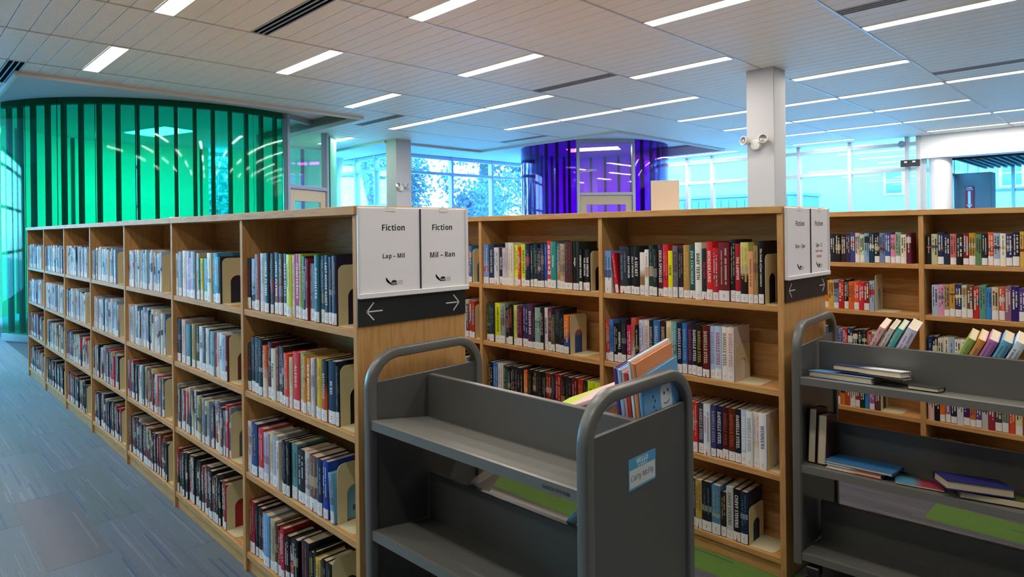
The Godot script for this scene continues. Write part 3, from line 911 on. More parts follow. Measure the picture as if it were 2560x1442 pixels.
# ---------------------------------------------------------------- glass booths
func booth(called: String, label: String, c: Vector2, r: float, glass: Material, parts: Array, ribs: Array, door_from: float, door_to: float, back: Array, rib_mat: Material, back_mat: Material) -> void:
	var o := thing(called, label, "booth", Vector3(c.x, 0, c.y))
	var z := Vector2.ZERO
	for p: Array in parts:
		var g := Geo.new()
		g.arc(z, r - 0.012, r, p[0], p[1], 0.1, DRY - 0.002, 1.5)
		obj("glass_panel", g.mesh(), glass, o)
	for a: float in ribs:
		var f := deg_to_rad(a)
		var n := Vector3(cos(f), 0, sin(f))
		obj("rib", box_mesh(Vector3(0.06, DRY - 0.12, 0.05), 0.004), rib_mat, o, n * (r - 0.06) + Vector3(0, DRY / 2 + 0.05, 0), Basis(n, Vector3.UP, n.cross(Vector3.UP)))
	for p: Array in [[parts[0][0], parts[parts.size() - 1][1]]] if back.is_empty() or called.begins_with("green") else []:
		var g := Geo.new()
		g.arc(z, r - 0.03, r + 0.02, p[0], p[1], 0.0, 0.1)
		obj("base_ring", g.mesh(), paint("9aa4a8", 0.3, 0.8), o)
		g = Geo.new()
		g.arc(z, r - 0.09, r - 0.014, p[0], p[1], DRY - 0.09, DRY - 0.003)
		obj("top_rail", g.mesh(), rib_mat, o)
	for p: Array in back:
		var g := Geo.new()
		g.arc(z, r - 0.012, r, p[0], p[1], 0.1, DRY - 0.002, 2.0)
		obj("back_panel", g.mesh(), back_mat, o)
	# the door set stands on the chord between two angles
	var f0 := deg_to_rad(door_from)
	var f1 := deg_to_rad(door_to)
	var a := Vector3(cos(f0), 0, sin(f0)) * r
	var b := Vector3(cos(f1), 0, sin(f1)) * r
	var dir := (b - a).normalized()
	var w := a.distance_to(b)
	var d := Node3D.new()
	d.name = "door_set"
	o.add_child(d)
	d.transform = Transform3D(Basis(dir, Vector3.UP, dir.cross(Vector3.UP)), a)
	var al := paint("aab2ba", 0.35, 0.3)
	var head := 2.18
	bx("frame_post", d, Vector3(0, 0, -0.06), Vector3(0.06, DRY - 0.003, 0.06), al)
	bx("frame_post", d, Vector3(w - 0.06, 0, -0.06), Vector3(w, DRY - 0.003, 0.06), al)
	bx("frame_head", d, Vector3(0.06, DRY - 0.085, -0.06), Vector3(w - 0.06, DRY - 0.003, 0.06), al)
	bx("frame_transom", d, Vector3(0.06, head, -0.06), Vector3(w - 0.06, head + 0.06, 0.06), al)
	bx("transom_pane", d, Vector3(0.06, head + 0.06, -0.005), Vector3(w - 0.06, DRY - 0.085, 0.005), pane_glass(), 0.0)
	if called == "purple_booth":
		var fe := Geo.new()
		var p := PackedVector2Array()
		for k in 15:
			var u := k / 14.0
			p.append(Vector2(0.07 + 0.36 * u, 2.66 + 0.1 * sqrt(u) - 0.03 * u + 0.016 * sin(u * PI)))
		for k in range(14, -1, -1):
			var u := k / 14.0
			p.append(Vector2(0.07 + 0.36 * u, 2.655 + 0.1 * sqrt(u) - 0.05 * u - 0.022 * sin(u * PI)))
		fe.slab(p, Vector3.RIGHT, Vector3.UP, Vector3(0, 0, -0.0075), Vector3(0, 0, 0.001))
		fe.slab(p, Vector3.RIGHT, Vector3.UP, Vector3(0, 0, 0.0065), Vector3(0, 0, 0.001))
		obj("window_decal", fe.mesh(), paint("c8c8e8", 0.6), d)
	var leaf := Geo.new()
	var hole_lo := Vector2(0.2, 0.95)
	var hole_hi := Vector2(w - 0.2, head - 0.2)
	leaf.box(Vector3(0.132, head / 2, 0), Vector3(0.136, head - 0.01, 0.044), 0.002)
	leaf.box(Vector3(w - 0.132, head / 2, 0), Vector3(0.136, head - 0.01, 0.044), 0.002)
	leaf.box(Vector3(w / 2, (head + hole_hi.y) / 2, 0), Vector3(w - 0.4, head - hole_hi.y - 0.008, 0.044), 0.002)
	leaf.box(Vector3(w / 2, hole_lo.y / 2, 0), Vector3(w - 0.4, hole_lo.y - 0.01, 0.044), 0.002)
	obj("door_leaf", leaf.mesh(), wood(Vector3(2.0, 0.2, 2.0)) if false else paint("c9b898", 0.45), d)
	bx("door_pane", d, Vector3(0.2, hole_lo.y, -0.004), Vector3(w - 0.2, hole_hi.y, 0.004), pane_glass(), 0.0)
	var handle := Geo.new()
	handle.sweep(PackedVector3Array([Vector3(w - 0.13, 1.02, 0.022), Vector3(w - 0.13, 1.02, 0.07), Vector3(w - 0.24, 1.02, 0.075)]), 0.009, 0.009, Vector3.UP, 2.0, 10)
	obj("door_handle", handle.mesh(), paint("b8bcc0", 0.25, 0.9), d)


func panel_light(label: String, at: Vector3, turn: float, energy: float) -> void:
	var o := thing("booth_light", label, "ceiling light", at, turn)
	bx("frame", o, Vector3(-0.31, -0.012, -0.62), Vector3(0.31, -0.001, 0.62), paint("e8e8e8", 0.4), 0.002)
	bx("diffuser", o, Vector3(-0.29, -0.016, -0.6), Vector3(0.29, -0.01, 0.6), mats["lamp"], 0.001)
	var l := AreaLight3D.new()
	l.name = "panel_lamp"
	l.area_size = Vector2(0.56, 1.18)
	l.rotation.x = -PI / 2
	l.position.y = -0.03
	l.light_color = Color("fff6ea")
	l.light_energy = energy
	l.area_range = 30.0
	l.shadow_enabled = true
	o.add_child(l)


func twin_lamp(label: String, at: Vector3, turn: float) -> void:
	var o := thing("emergency_lamp", label, "emergency light", at, turn, "twin head emergency lamps")
	var g := Geo.new()
	g.lathe(Vector3(0, 0, 0), Vector3(0, 0, 1), [Vector2(0, 0), Vector2(0.062, 0), Vector2(0.062, 0.03), Vector2(0.05, 0.045), Vector2(0, 0.048)], 24)
	obj("mounting_dome", g.mesh(), paint("d4d4d0", 0.4), o)
	for s: float in [-1.0, 1.0]:
		var h := Geo.new()
		var dir := Vector3(s * 0.35, 0.12, 0.9).normalized()
		h.lathe(Vector3(s * 0.085, 0.045, 0.03), dir, [Vector2(0, 0), Vector2(0.032, 0.004), Vector2(0.045, 0.03), Vector2(0.05, 0.075), Vector2(0.042, 0.076), Vector2(0.036, 0.05), Vector2(0, 0.046)], 24)
		var head := obj("lamp_head", h.mesh(), paint("dcdcd8", 0.35), o)
		var q := Geo.new()
		q.lathe(Vector3(s * 0.085, 0.045, 0.03) + dir * 0.052, dir, [Vector2(0, 0), Vector2(0.036, 0), Vector2(0.034, 0.006), Vector2(0, 0.008)], 20)
		obj("lens", q.mesh(), paint("8a8c90", 0.15, 0.3), head)
		var arm := Geo.new()
		arm.sweep(PackedVector3Array([Vector3(0, 0, 0.03), Vector3(s * 0.05, 0.03, 0.04), Vector3(s * 0.085, 0.045, 0.045)]), 0.012, 0.012, Vector3(0, 0.3, 1).normalized(), 2.0, 10)
		obj("arm", arm.mesh(), paint("d0d0cc", 0.4), o)


func tree(label: String, at: Vector3, tall: float, wide: float, leaves: int, seeded: int, hex: String) -> void:
	rng.seed = seeded
	var o := thing("tree", label, "tree", at, 0.0, "trees outside the windows")
	var t := Geo.new()
	var path := PackedVector3Array()
	for k in 7:
		path.append(Vector3(sin(k * 1.3 + seeded) * 0.12 * k, tall * 0.62 * k / 6.0, cos(k * 1.7) * 0.1 * k))
	t.sweep(path, 0.22, 0.22, Vector3(0, 0, 1), 2.0, 10)
	for k in 9:
		var f := rng.randf() * TAU
		var y := tall * rng.randf_range(0.22, 0.6)
		var r := wide * rng.randf_range(0.35, 0.85)
		t.sweep(PackedVector3Array([Vector3(0, y, 0), Vector3(cos(f) * r * 0.5, y + r * 0.25, sin(f) * r * 0.5), Vector3(cos(f) * r, y + r * 0.45, sin(f) * r)]), 0.06, 0.06, Vector3(0, 0.2, 1).normalized(), 2.0, 6)
	obj("trunk", t.mesh(), paint("3a4448", 0.9), o)
	var g := Geo.new()
	var clumps := []
	for k in 34:
		var p := Vector3(rng.randf_range(-1, 1), rng.randf_range(-1, 1), rng.randf_range(-1, 1))
		while p.length() > 1.0:
			p *= 0.7
		clumps.append(Vector3(p.x * wide * 0.8, tall * 0.55 + p.y * tall * 0.36, p.z * wide * 0.8))
	for k in leaves:
		var cc: Vector3 = clumps[rng.randi() % 34]
		var p := cc + Vector3(rng.randfn(), rng.randfn(), rng.randfn()) * wide * 0.19
		if p.y < tall * 0.12 or Vector2(p.x, p.z).length() > wide:
			continue
		var a := Vector3(rng.randfn(), rng.randfn(), rng.randfn()).normalized()
		var b := a.cross(Vector3(rng.randfn(), rng.randfn(), rng.randfn()).normalized()).normalized()
		var s := rng.randf_range(0.07, 0.14)
		var nn := a.cross(b)
		g.quad(p - a * s, p + b * s * 0.55, p + a * s, p - b * s * 0.55, nn if nn.y > 0 else -nn)
	var m := paint(hex, 0.7).duplicate() as StandardMaterial3D
	m.backlight_enabled = true
	m.backlight = Color(0.35, 0.42, 0.4)
	obj("crown", g.mesh(), m, o)


const LAMP := 1.5
const SKY := 20.0

# ---------------------------------------------------------------- the scene
func _ready() -> void:
	# camera: level, turned 44.6 degrees to the right of the aisles, a slight roll, the frame cut low (lens shift)
	var cam := Camera3D.new()
	cam.name = "camera"
	cam.projection = Camera3D.PROJECTION_FRUSTUM
	cam.near = 0.05
	cam.far = 200.0
	cam.size = 0.05 * 1442.0 / 1609.0
	cam.frustum_offset = Vector2(0, -0.05 * 146.0 / 1609.0)
	cam.position = Vector3(0, 1.47, 0)
	cam.rotation_degrees = Vector3(0, -44.63, -0.676)
	add_child(cam)
	cam.current = true

	var env := Environment.new()
	var sky := ProceduralSkyMaterial.new()
	sky.sky_top_color = Color(0.30, 0.68, 0.95)
	sky.sky_horizon_color = Color(0.52, 0.86, 0.98)
	sky.ground_bottom_color = Color(0.4, 0.6, 0.75)
	sky.ground_horizon_color = Color(0.45, 0.7, 0.85)
	sky.sky_curve = 0.2
	env.background_mode = Environment.BG_SKY
	env.sky = Sky.new()
	env.sky.sky_material = sky
	env.background_energy_multiplier = SKY
	env.tonemap_mode = Environment.TONE_MAPPER_LINEAR
	env.tonemap_exposure = 1.3
	env.sdfgi_enabled = true
	env.ssao_enabled = true
	env.ssil_enabled = true
	var we := WorldEnvironment.new()
	we.name = "surroundings"
	we.environment = env
	add_child(we)

	sans_bold.font_names = PackedStringArray(["Droid Sans"])
	sans_bold.font_weight = 700
	sans.font_names = PackedStringArray(["Droid Sans"])
	serif.font_names = PackedStringArray(["Droid Serif"])
	serif.font_weight = 700
	mats["lamp"] = glow("fff8f0", 3.0)
	rest = Geo.new()

	build_shell()
	build_ceiling()
	build_booths()
	build_outside()
	build_cases()
	build_books()
	build_carts()
	build_small()


func build_shell() -> void:
	var white := paint("dcdcda", 0.7)
	var gray := carpet("4f555f", 1)
	# floor: a slab with carpet planks on it where the photograph shows them
	var slab := Geo.new()
	for p: Array in [[-8.2, -15.72, 8.92, 4.2], [8.92, -13.02, 14.72, 4.2], [14.72, -3.45, 19.8, 4.2]]:
		slab.box(Vector3((p[0] + p[2]) / 2, -0.105, (p[1] + p[3]) / 2), Vector3(p[2] - p[0], 0.2, p[3] - p[1]))
	var floor_node := struct("floor", slab.mesh(), paint("6a6e74", 0.95), "grey blue carpet floor laid in long planks")
	var kinds := [gray, carpet("4b5258", 2), carpet("50525f", 3), carpet("52565c", 4), carpet("4d5150", 5)]
	var brown := carpet("54494a", 6, 3)
	var green := carpet("4c7a12", 7, 5)
	rng.seed = 11
	var plank := box_mesh(Vector3(0.249, 0.005, 0.999), 0.001)
	var lay := func(x: float, z: float, m: Material) -> void:
		obj("carpet_plank", plank, m, floor_node, Vector3(x, -0.0025, z) - floor_node.position)
	for i in range(-11, 5):
		var x := 0.02 + 0.25 * i + 0.125
		var shift := fposmod(i * 0.37 + 0.43, 1.0)
		for k in 14:
			var z := -1.3 - k - shift + 0.5
			var depth := 0.7026 * x - 0.7116 * z
			var side := 0.7116 * x + 0.7026 * z
			if z < -13.5 or depth < 1.2 or side < -0.85 * depth - 0.8:
				continue
			var m: Material = kinds[rng.randi() % 5]
			if i == 2 and absf(z + 3.94) < 0.5:
				m = brown
				z = -3.94
			elif i == 2:
				z = -3.94 - roundf((-3.94 - z) / 1.0)
			lay.call(x, z, m)
	for i in range(-1, 4):
		for k in 9:
			lay.call(1.89 + 0.25 * i, -0.4 - k - fposmod(i * 0.41, 1.0), green if i == 3 else kinds[rng.randi() % 5])
	for i in range(0, 4):
		for k in 4:
			var z := 0.64 - k - (0.0 if i == 2 else fposmod(i * 0.53, 1.0))
			lay.call(3.355 + 0.25 * i, z, green if i == 2 and k < 2 else kinds[rng.randi() % 5])

	var dry := Geo.new()
	for p: Array in [[-8.2, -15.72, 8.92, 4.2], [8.92, -13.02, 14.72, 4.2], [14.72, -3.45, 19.8, 4.2]]:
		dry.box(Vector3((p[0] + p[2]) / 2, DRY + 0.1, (p[1] + p[3]) / 2), Vector3(p[2] - p[0], 0.2, p[3] - p[1]))
	struct("ceiling_upper", dry.mesh(), paint("e2e4e4", 0.75), "smooth white plasterboard ceiling above the booths and windows")
	struct("wall_left", box_mesh(Vector3(0.2, 3.6, 20), 0.0), paint("8c8a86", 0.7), "grey wall beyond the left edge", Vector3(-8.1, 1.7, -5.8))
	struct("wall_rear", box_mesh(Vector3(28.4, 3.6, 0.2), 0.0), paint("8c8a86", 0.7), "grey wall behind the camera", Vector3(6, 1.7, 4.1))
	struct("wall_right", box_mesh(Vector3(0.2, 3.6, 4), 0.0), white, "white end wall of the entrance", Vector3(20.1, 1.7, 2.2))

	window_wall("window_1", "tall window wall at the left behind the green booth", Vector3(-8, 0, -15.6), Vector3(8.83, 0, -15.6), [1.6, 3.0, 4.4, 5.8, 7.2, 8.6, 10.0, 11.4, 12.8, 14.2, 15.6], [1.1, 2.1, 3.0], DRY)
	window_wall("window_2", "short window wall turning the corner beside the slanted post", Vector3(8.83, 0, -15.6), Vector3(8.83, 0, -12.9), [1.0, 1.9], [1.1, 2.1, 3.0], DRY)
	window_wall("window_3", "window wall with trees outside, left of the purple booth", Vector3(8.83, 0, -12.9), Vector3(14.4, 0, -12.9), [0.35, 1.72, 3.12, 4.5], [1.1, 2.92], DRY)
	window_wall("window_4", "long window wall on the right facing a white building", Vector3(14.4, 0, -12.9), Vector3(14.4, 0, -3.3), [1.4, 2.5, 3.55, 4.58, 5.25, 6.27, 7.3, 8.34, 9.38], [1.1, 2.57, 3.06], DRY)
	window_wall("window_5", "windows at the back of the entrance", Vector3(19.6, 0, -3.3), Vector3(19.6, 0, 0.4), [0.75, 1.3, 2.3, 3.0], [1.1, 2.3], 3.0)
	window_wall("window_6", "glass side of the entrance behind the round column", Vector3(14.5, 0, -3.3), Vector3(19.6, 0, -3.3), [1.2, 2.4, 3.8], [1.1, 2.57], DRY)
	struct("wall_entrance_right", box_mesh(Vector3(0.2, 3.4, 3.7), 0.0), white, "white wall beside the entrance windows", Vector3(19.7, 1.7, 2.25))

	# bulkhead over the entrance with its round column
	struct("trim_1", box_mesh(Vector3(0.35, 0.60, 7.4), 0.004), paint("f4f4f4", 0.6), "white bulkhead over the entrance", Vector3(14.55, 3.055, 0.36))
	var round := Geo.new()
	round.lathe(Vector3(0, 0, 0), Vector3.UP, [Vector2(0.19, 0.0), Vector2(0.19, 2.754)], 40)
	struct("column_round", round.mesh(), paint("e8e8ea", 0.55), "round white column under the bulkhead", Vector3(14.62, 0, -3.02))
	struct("column_square", box_mesh(Vector3(0.3, DRY, 0.31), 0.006), paint("bdbdbf", 0.6), "square grey column between the middle and right bookcases", Vector3(7.03, DRY / 2, -3.09))
	struct("column_square", box_mesh(Vector3(0.34, DRY, 0.34), 0.006), paint("bdbdbf", 0.6), "square grey column in front of the window wall", Vector3(7.08, DRY / 2, -10.22))
	var post := Geo.new()
	post.sweep(PackedVector3Array([Vector3(-0.75, 0, 0), Vector3(0.16, DRY, 0)]), 0.15, 0.15, Vector3(0, 0, 1), 2.0, 24)
	struct("column_slanted", post.mesh(), paint("d8dee0", 0.5), "slanted white structural post in the window corner", Vector3(8.3, 0, -14.9))

	# entrance: dark slatted ceiling, grey wall with the extinguisher sign
	var slats := struct("ceiling_entrance", box_mesh(Vector3(5.2, 0.1, 7.2), 0.0), paint("a8b0b4", 0.7), "dark slatted ceiling of the entrance", Vector3(17.0, 3.12, 0.3))
	for k in 40:
		obj("slat", box_mesh(Vector3(4.9, 0.13, 0.05), 0.002), paint("15161a", 0.6), slats, Vector3(0.25, -0.2, -3.4 + k * 0.135))
	var grid := Geo.new()
	grid.box(Vector3.ZERO, Vector3(0.05, 0.2, 7.0), 0.002)
	for k in 46:
		grid.box(Vector3(-0.032, 0, -3.4 + k * 0.15), Vector3(0.03, 0.2, 0.06), 0.002)
	obj("fascia", grid.mesh(), paint("2a2420", 0.6), slats, Vector3(-2.18, -0.3, 0))
	struct("wall_grey", box_mesh(Vector3(0.5, 2.6, 0.72), 0.004), paint("6f7274", 0.6), "grey wall block in the entrance with a red extinguisher sign", Vector3(17.25, 1.3, -2.95))


func build_ceiling() -> void:
	var plank_m := StandardMaterial3D.new()
	plank_m.albedo_texture = noise(0.03, 3, ["eeeedf", "f2f2e6", "f5f5ec"], 21)
	plank_m.uv1_triplanar = true
	plank_m.uv1_world_triplanar = true
	plank_m.uv1_scale = Vector3(2, 2, 0.25)
	plank_m.roughness = 0.55
	plank_m.metallic_specular = 0.5
	plank_m.resource_name = "ceiling plank"
	var back := paint("dcdad0", 0.8)
	# the slab that carries the planks, in the shape of the plank field
	var field := frame_node("ceiling", "cream plank ceiling with long grooves and cross seams")
	for r: Array in [[-8, EDGES[0], -12.19, 4], [EDGES[0], EDGES[1], -8.45, 4], [EDGES[1], EDGES[2], -12.19, 4], [EDGES[2], EDGES[3], -10.386, 4], [EDGES[3], EDGES[4], -6.75, 4], [EDGES[4], 14.38, -9.2, 4]]:
		bx("carrier", field, Vector3(r[0], CEIL + 0.018, r[2]), Vector3(r[1], DRY - 0.01, r[3]), back, 0.0)
	var four := plank_geo(4)
	var one := plank_geo(1)
	var rail := box_mesh(Vector3(MODULE, 0.012, 0.02), 0.002)
	var lit := {}
	for p: Array in [[0, 3], [0, 5], [1, 2], [1, 4], [2, 1], [2, 3], [2, 5], [3, 0], [3, 2], [3, 4], [3, 5], [3, 6], [3, 8], [4, 1], [4, 3], [4, 4], [4, 5], [5, 0], [5, 1], [5, 2], [5, 3], [6, 1], [6, 2], [6, 3], [7, 0], [7, 1], [7, 2], [7, 3], [8, 0], [8, 1], [8, 3], [8, 5], [8, 6], [0, 1], [1, 0], [4, -1], [2, -1], [-1, 2], [-1, 4], [0, -1], [-2, 1], [-2, 3], [-1, 0], [1, -2], [3, -2], [-2, 5]]:
		lit[Vector2i(p[0], p[1])] = true
	# slotted vents take the place of one plank: line, row, plank, words
	var vents := {Vector2i(0, 3): [0, "dark slotted ceiling vent nearest the green booth, cut by the top edge"], Vector2i(2, 3): [3, "slotted ceiling vent just left above the nearer lights before the purple booth"], Vector2i(2, 6): [1, "pale slotted ceiling vent above the far square column"], Vector2i(4, 6): [2, "slotted ceiling vent just left of the purple booth"], Vector2i(2, 0): [1, "dark slotted ceiling vent cut by the top edge at right"], Vector2i(4, 0): [1, "slotted ceiling vent cut by the right edge"], Vector2i(-1, 6): [1, "slotted ceiling vent cut by the left edge"]}
	for row in range(-3, 10):
		var z1 := SEAM - row * ROW + ROW
		var z0 := z1 - ROW
		var zm := (z0 + z1) / 2
		for line in range(-6, 9):
			var left := LIGHT_LEFT + line * MODULE     # left edge of this line of lights
			var tiles := [[left + 0.1524, 4], [left + 0.762, 4], [left + 1.3716, 1]]
			if not lit.has(Vector2i(line, row)):
				tiles.append([left, 1])
			var slot: Array = vents.get(Vector2i(line, row), [])
			if slot:
				tiles.remove_at(1)
				for k in 4:
					if k != slot[0]:
						tiles.append([left + 0.762 + k * 0.1524, 1])
				vent(slot[1], left + 0.762 + (slot[0] + 0.5) * 0.1524, z0 + 0.004, z1 - 0.004)
			var whole := tiles
			tiles = []
			for t: Array in whole:
				var a: float = t[0] + 0.03
				var b: float = t[0] + t[1] * 0.1524 - 0.03
				if t[1] == 4 and (plank_there(a, zm) != plank_there(b, zm) or plank_there(a, z0 + 0.1) != plank_there(b, z0 + 0.1) or plank_there(a, z1 - 0.1) != plank_there(b, z1 - 0.1)):
					for k in 4:
						tiles.append([t[0] + k * 0.1524, 1])
				else:
					tiles.append(t)
			for t: Array in tiles:
				var x: float = t[0]
				var wide: float = t[1] * 0.1524
				var xm := x + wide / 2
				if not plank_there(xm, zm) and not plank_there(xm, z1 - 0.2):
					continue
				if xm > 14.3:
					continue
				var depth := 0.7026 * xm - 0.7116 * zm
				var side := 0.7116 * xm + 0.7026 * zm
				var seen := depth > 4.0 and absf(side) < 0.82 * depth + 1.0
				if not seen:
					if depth > -4.0 and absf(side) < 8.0 and t[1] == 4 and xm > -4.0:
						obj("ceiling_tile", four, plank_m, field, Vector3(x, CEIL, zm))
					continue
				if plank_there(xm, zm - 0.5):
					obj("ceiling_tile", four if t[1] == 4 else one, plank_m, field, Vector3(x, CEIL, zm))
				else:                                   # a tile cut short at the edge of the field
					var cut := z1
					while plank_there(xm, cut - 0.02) and cut > z0 + 0.02:
						cut -= 0.02
					if z1 - cut < 0.1:
						continue
					obj("ceiling_tile", four if t[1] == 4 else one, plank_m, field, Vector3(x, CEIL, (z1 + cut) / 2), Basis.from_scale(Vector3(1, 1, (z1 - cut) / ROW)))
			var rm := left + MODULE / 2
			if plank_there(rm, z0 + 0.05) and plank_there(left + 0.05, z0) and plank_there(left + MODULE - 0.05, z0) and rm < 14.3 and 0.7026 * rm - 0.7116 * z0 > 3.5:
				obj("grid_rail", rail, paint("c4c6c8", 0.35, 0.3), field, Vector3(rm, CEIL + 0.001, z0))
	# trims along the edges of the plank field
	var edge := paint("dedad4", 0.5)
	for e: Array in [[EDGES[0] - 0.04, -8.49, EDGES[1] + 0.04, -8.45], [EDGES[1], -12.19, EDGES[1] + 0.04, -8.49], [EDGES[1], -12.23, EDGES[2], -12.19], [EDGES[2], -12.23, EDGES[2] + 0.04, -10.386], [EDGES[2] + 0.04, -10.43, EDGES[3], -10.386], [EDGES[3], -10.43, EDGES[3] + 0.04, -6.75], [EDGES[3] + 0.04, -6.79, EDGES[4], -6.75], [EDGES[4] - 0.04, -9.2, EDGES[4], -6.79], [EDGES[0] - 0.04, -12.19, EDGES[0], -8.49]]:
		bx("edge_trim", field, Vector3(e[0], CEIL - 0.045, e[1]), Vector3(e[2], DRY - 0.012, e[3]), edge, 0.002)
	# lights, numbered along each line from the camera end
	for line in range(-3, 9):
		var place := 0
		for row in range(-3, 10):
			if lit.has(Vector2i(line, row)):
				place += 1
				lamp(LIGHT_LEFT + line * MODULE, SEAM - row * ROW + ROW / 2, line + 4, place)


func build_booths() -> void:
	var green_parts := []
	for k in 8:
		green_parts.append([74.6 + k * 10.8 + 0.06, 74.6 + (k + 1) * 10.8 - 0.06])
	var green_ribs := []
	for k in 17:
		green_ribs.append(77.0 + k * 5.1)
	for k in 9:
		green_ribs.append(193.0 + k * 26.0)
	booth("green_booth", "round booth walled in emerald green glass behind the left bookcase", Vector2(3.85, -12.41), 2.747, tinted_glass("2ae8bc"), green_parts, green_ribs, 74.0, 50.0, [[190, 300], [309, 405]], paint("66726e", 0.6), frosted("9ce6c8"))
	panel_light("square bright light panel seen through the green glass", Vector3(3.7, DRY, -12.9), 0.3, 0.5)
	var purple_parts := [[20.0, 42.9], [43.1, 77.4], [77.6, 111.4], [154.6, 189.9], [190.1, 225.0]]
	var ribs := []
	for a in [24, 34, 44, 54, 64, 74, 84, 94, 104, 160, 170, 180, 190, 200, 210, 220]:
		ribs.append(float(a))
	for k in 12:
		ribs.append(232.0 + k * 12.5)
	booth("purple_booth", "round booth walled in deep purple glass with a pale door", Vector2(12.04, -9.43), 1.714, tinted_glass("a834f4"), purple_parts, ribs, 154.0, 112.0, [[226, 379]], paint("343038", 0.6), frosted("b82cd0"))
	panel_light("slanting bright light panel inside the purple booth", Vector3(12.0, DRY, -9.4), 0.5, 2.0)


func build_outside() -> void:
	struct("ground_outside", box_mesh(Vector3(120, 0.2, 120), 0.0), paint("8c9898", 0.9), "pale paving outside the windows", Vector3(20, -0.32, -20))
	tree("leafy tree outside behind the slanted post in the far window corner", Vector3(12.6, 0, -23.0), 5.6, 1.9, 6000, 33, "587478")
	tree("tall leafy tree outside, straight behind the far square column", Vector3(16.6, 0, -24.6), 6.6, 2.0, 8000, 31, "4a6468")
	tree("dense leafy tree outside, in the middle of the windows left of the purple booth", Vector3(19.4, 0, -21.6), 7.6, 2.0, 9000, 32, "40585e")
	tree("dark leafy tree outside, partly hidden by the purple booth", Vector3(23.4, 0, -22.0), 8.0, 2.0, 9000, 35, "384e56")
	tree("pale leafy tree outside at the left end of the far windows", Vector3(8.2, 0, -24.0), 5.0, 1.9, 5000, 34, "587478")
	var o := thing("white_building", "pale building outside the right windows with two small square windows", "building", Vector3(27, -0.2, -7))
	bx("wall", o, Vector3(0, 0, -16), Vector3(8, 5.2, 18), paint("8c9ea2", 0.8), 0.02)
	bx("roof_edge", o, Vector3(-0.25, 5.2, -16.2), Vector3(8, 5.5, 18.2), paint("7c9098", 0.7), 0.02)
	for p: Array in [[3.1, 2.9], [-0.4, 2.8]]:
		var w := bx("window_frame", o, Vector3(-0.06, p[1], p[0]), Vector3(0.02, p[1] + 1.0, p[0] + 0.7), paint("c4d0d0", 0.5), 0.01)
		for k in 2:
			bx("window_pane", w, Vector3(-0.045, -0.42 + k * 0.44, -0.26), Vector3(-0.042, -0.04 + k * 0.44, 0.26), paint("30587a", 0.15), 0.0)
	bx("wall_ledge", o, Vector3(-0.12, 1.55, 4.6), Vector3(0, 1.95, 8.4), paint("60808c", 0.7), 0.01)
	var c := thing("container", "blue grey storage container outside the right windows", "container", Vector3(22, -0.2, -12.2))
	bx("container_body", c, Vector3(0, 0.1, -2.4), Vector3(2.4, 2.75, 3.4), paint("47687e", 0.6), 0.02)
	for k in 19:
		bx("corrugation", c, Vector3(-0.03, 0.2, -2.3 + k * 0.3), Vector3(0.0, 2.65, -2.18 + k * 0.3), paint("446478", 0.6), 0.005)
	bx("container_roof", c, Vector3(-0.05, 2.75, -2.45), Vector3(2.45, 2.85, 3.45), paint("587a90", 0.6), 0.01)


func build_cases() -> void:
	bookcase("long maple bookcase on the left with the nearest white sign on its end", 1.13, -1.88, 7, SHELVES4, 2)
	bookcase("maple bookcase in the middle with a sign turned away on its end", 2.672, -1.11, 7, SHELVES4, 7)
	bookcase("maple bookcase on the right holding small paperbacks, without a sign", 4.15, 0.928, 7, SHELVES5, 3)
	sign_board("white sign holder reading Fiction Lap to Mil and Mil to Ran on left bookcase", 1.13, -1.879, ["Fiction", "Lap – Mil"], ["Fiction", "Mil – Ran"])
	sign_board("white sign holder reading Fiction Rao to Spe and Spe to Z on middle bookcase", 2.68, -1.109, ["Fiction", "Rao – Spe"], ["Fiction", "Spe – Z", "Adult Graphic", "Novels"])


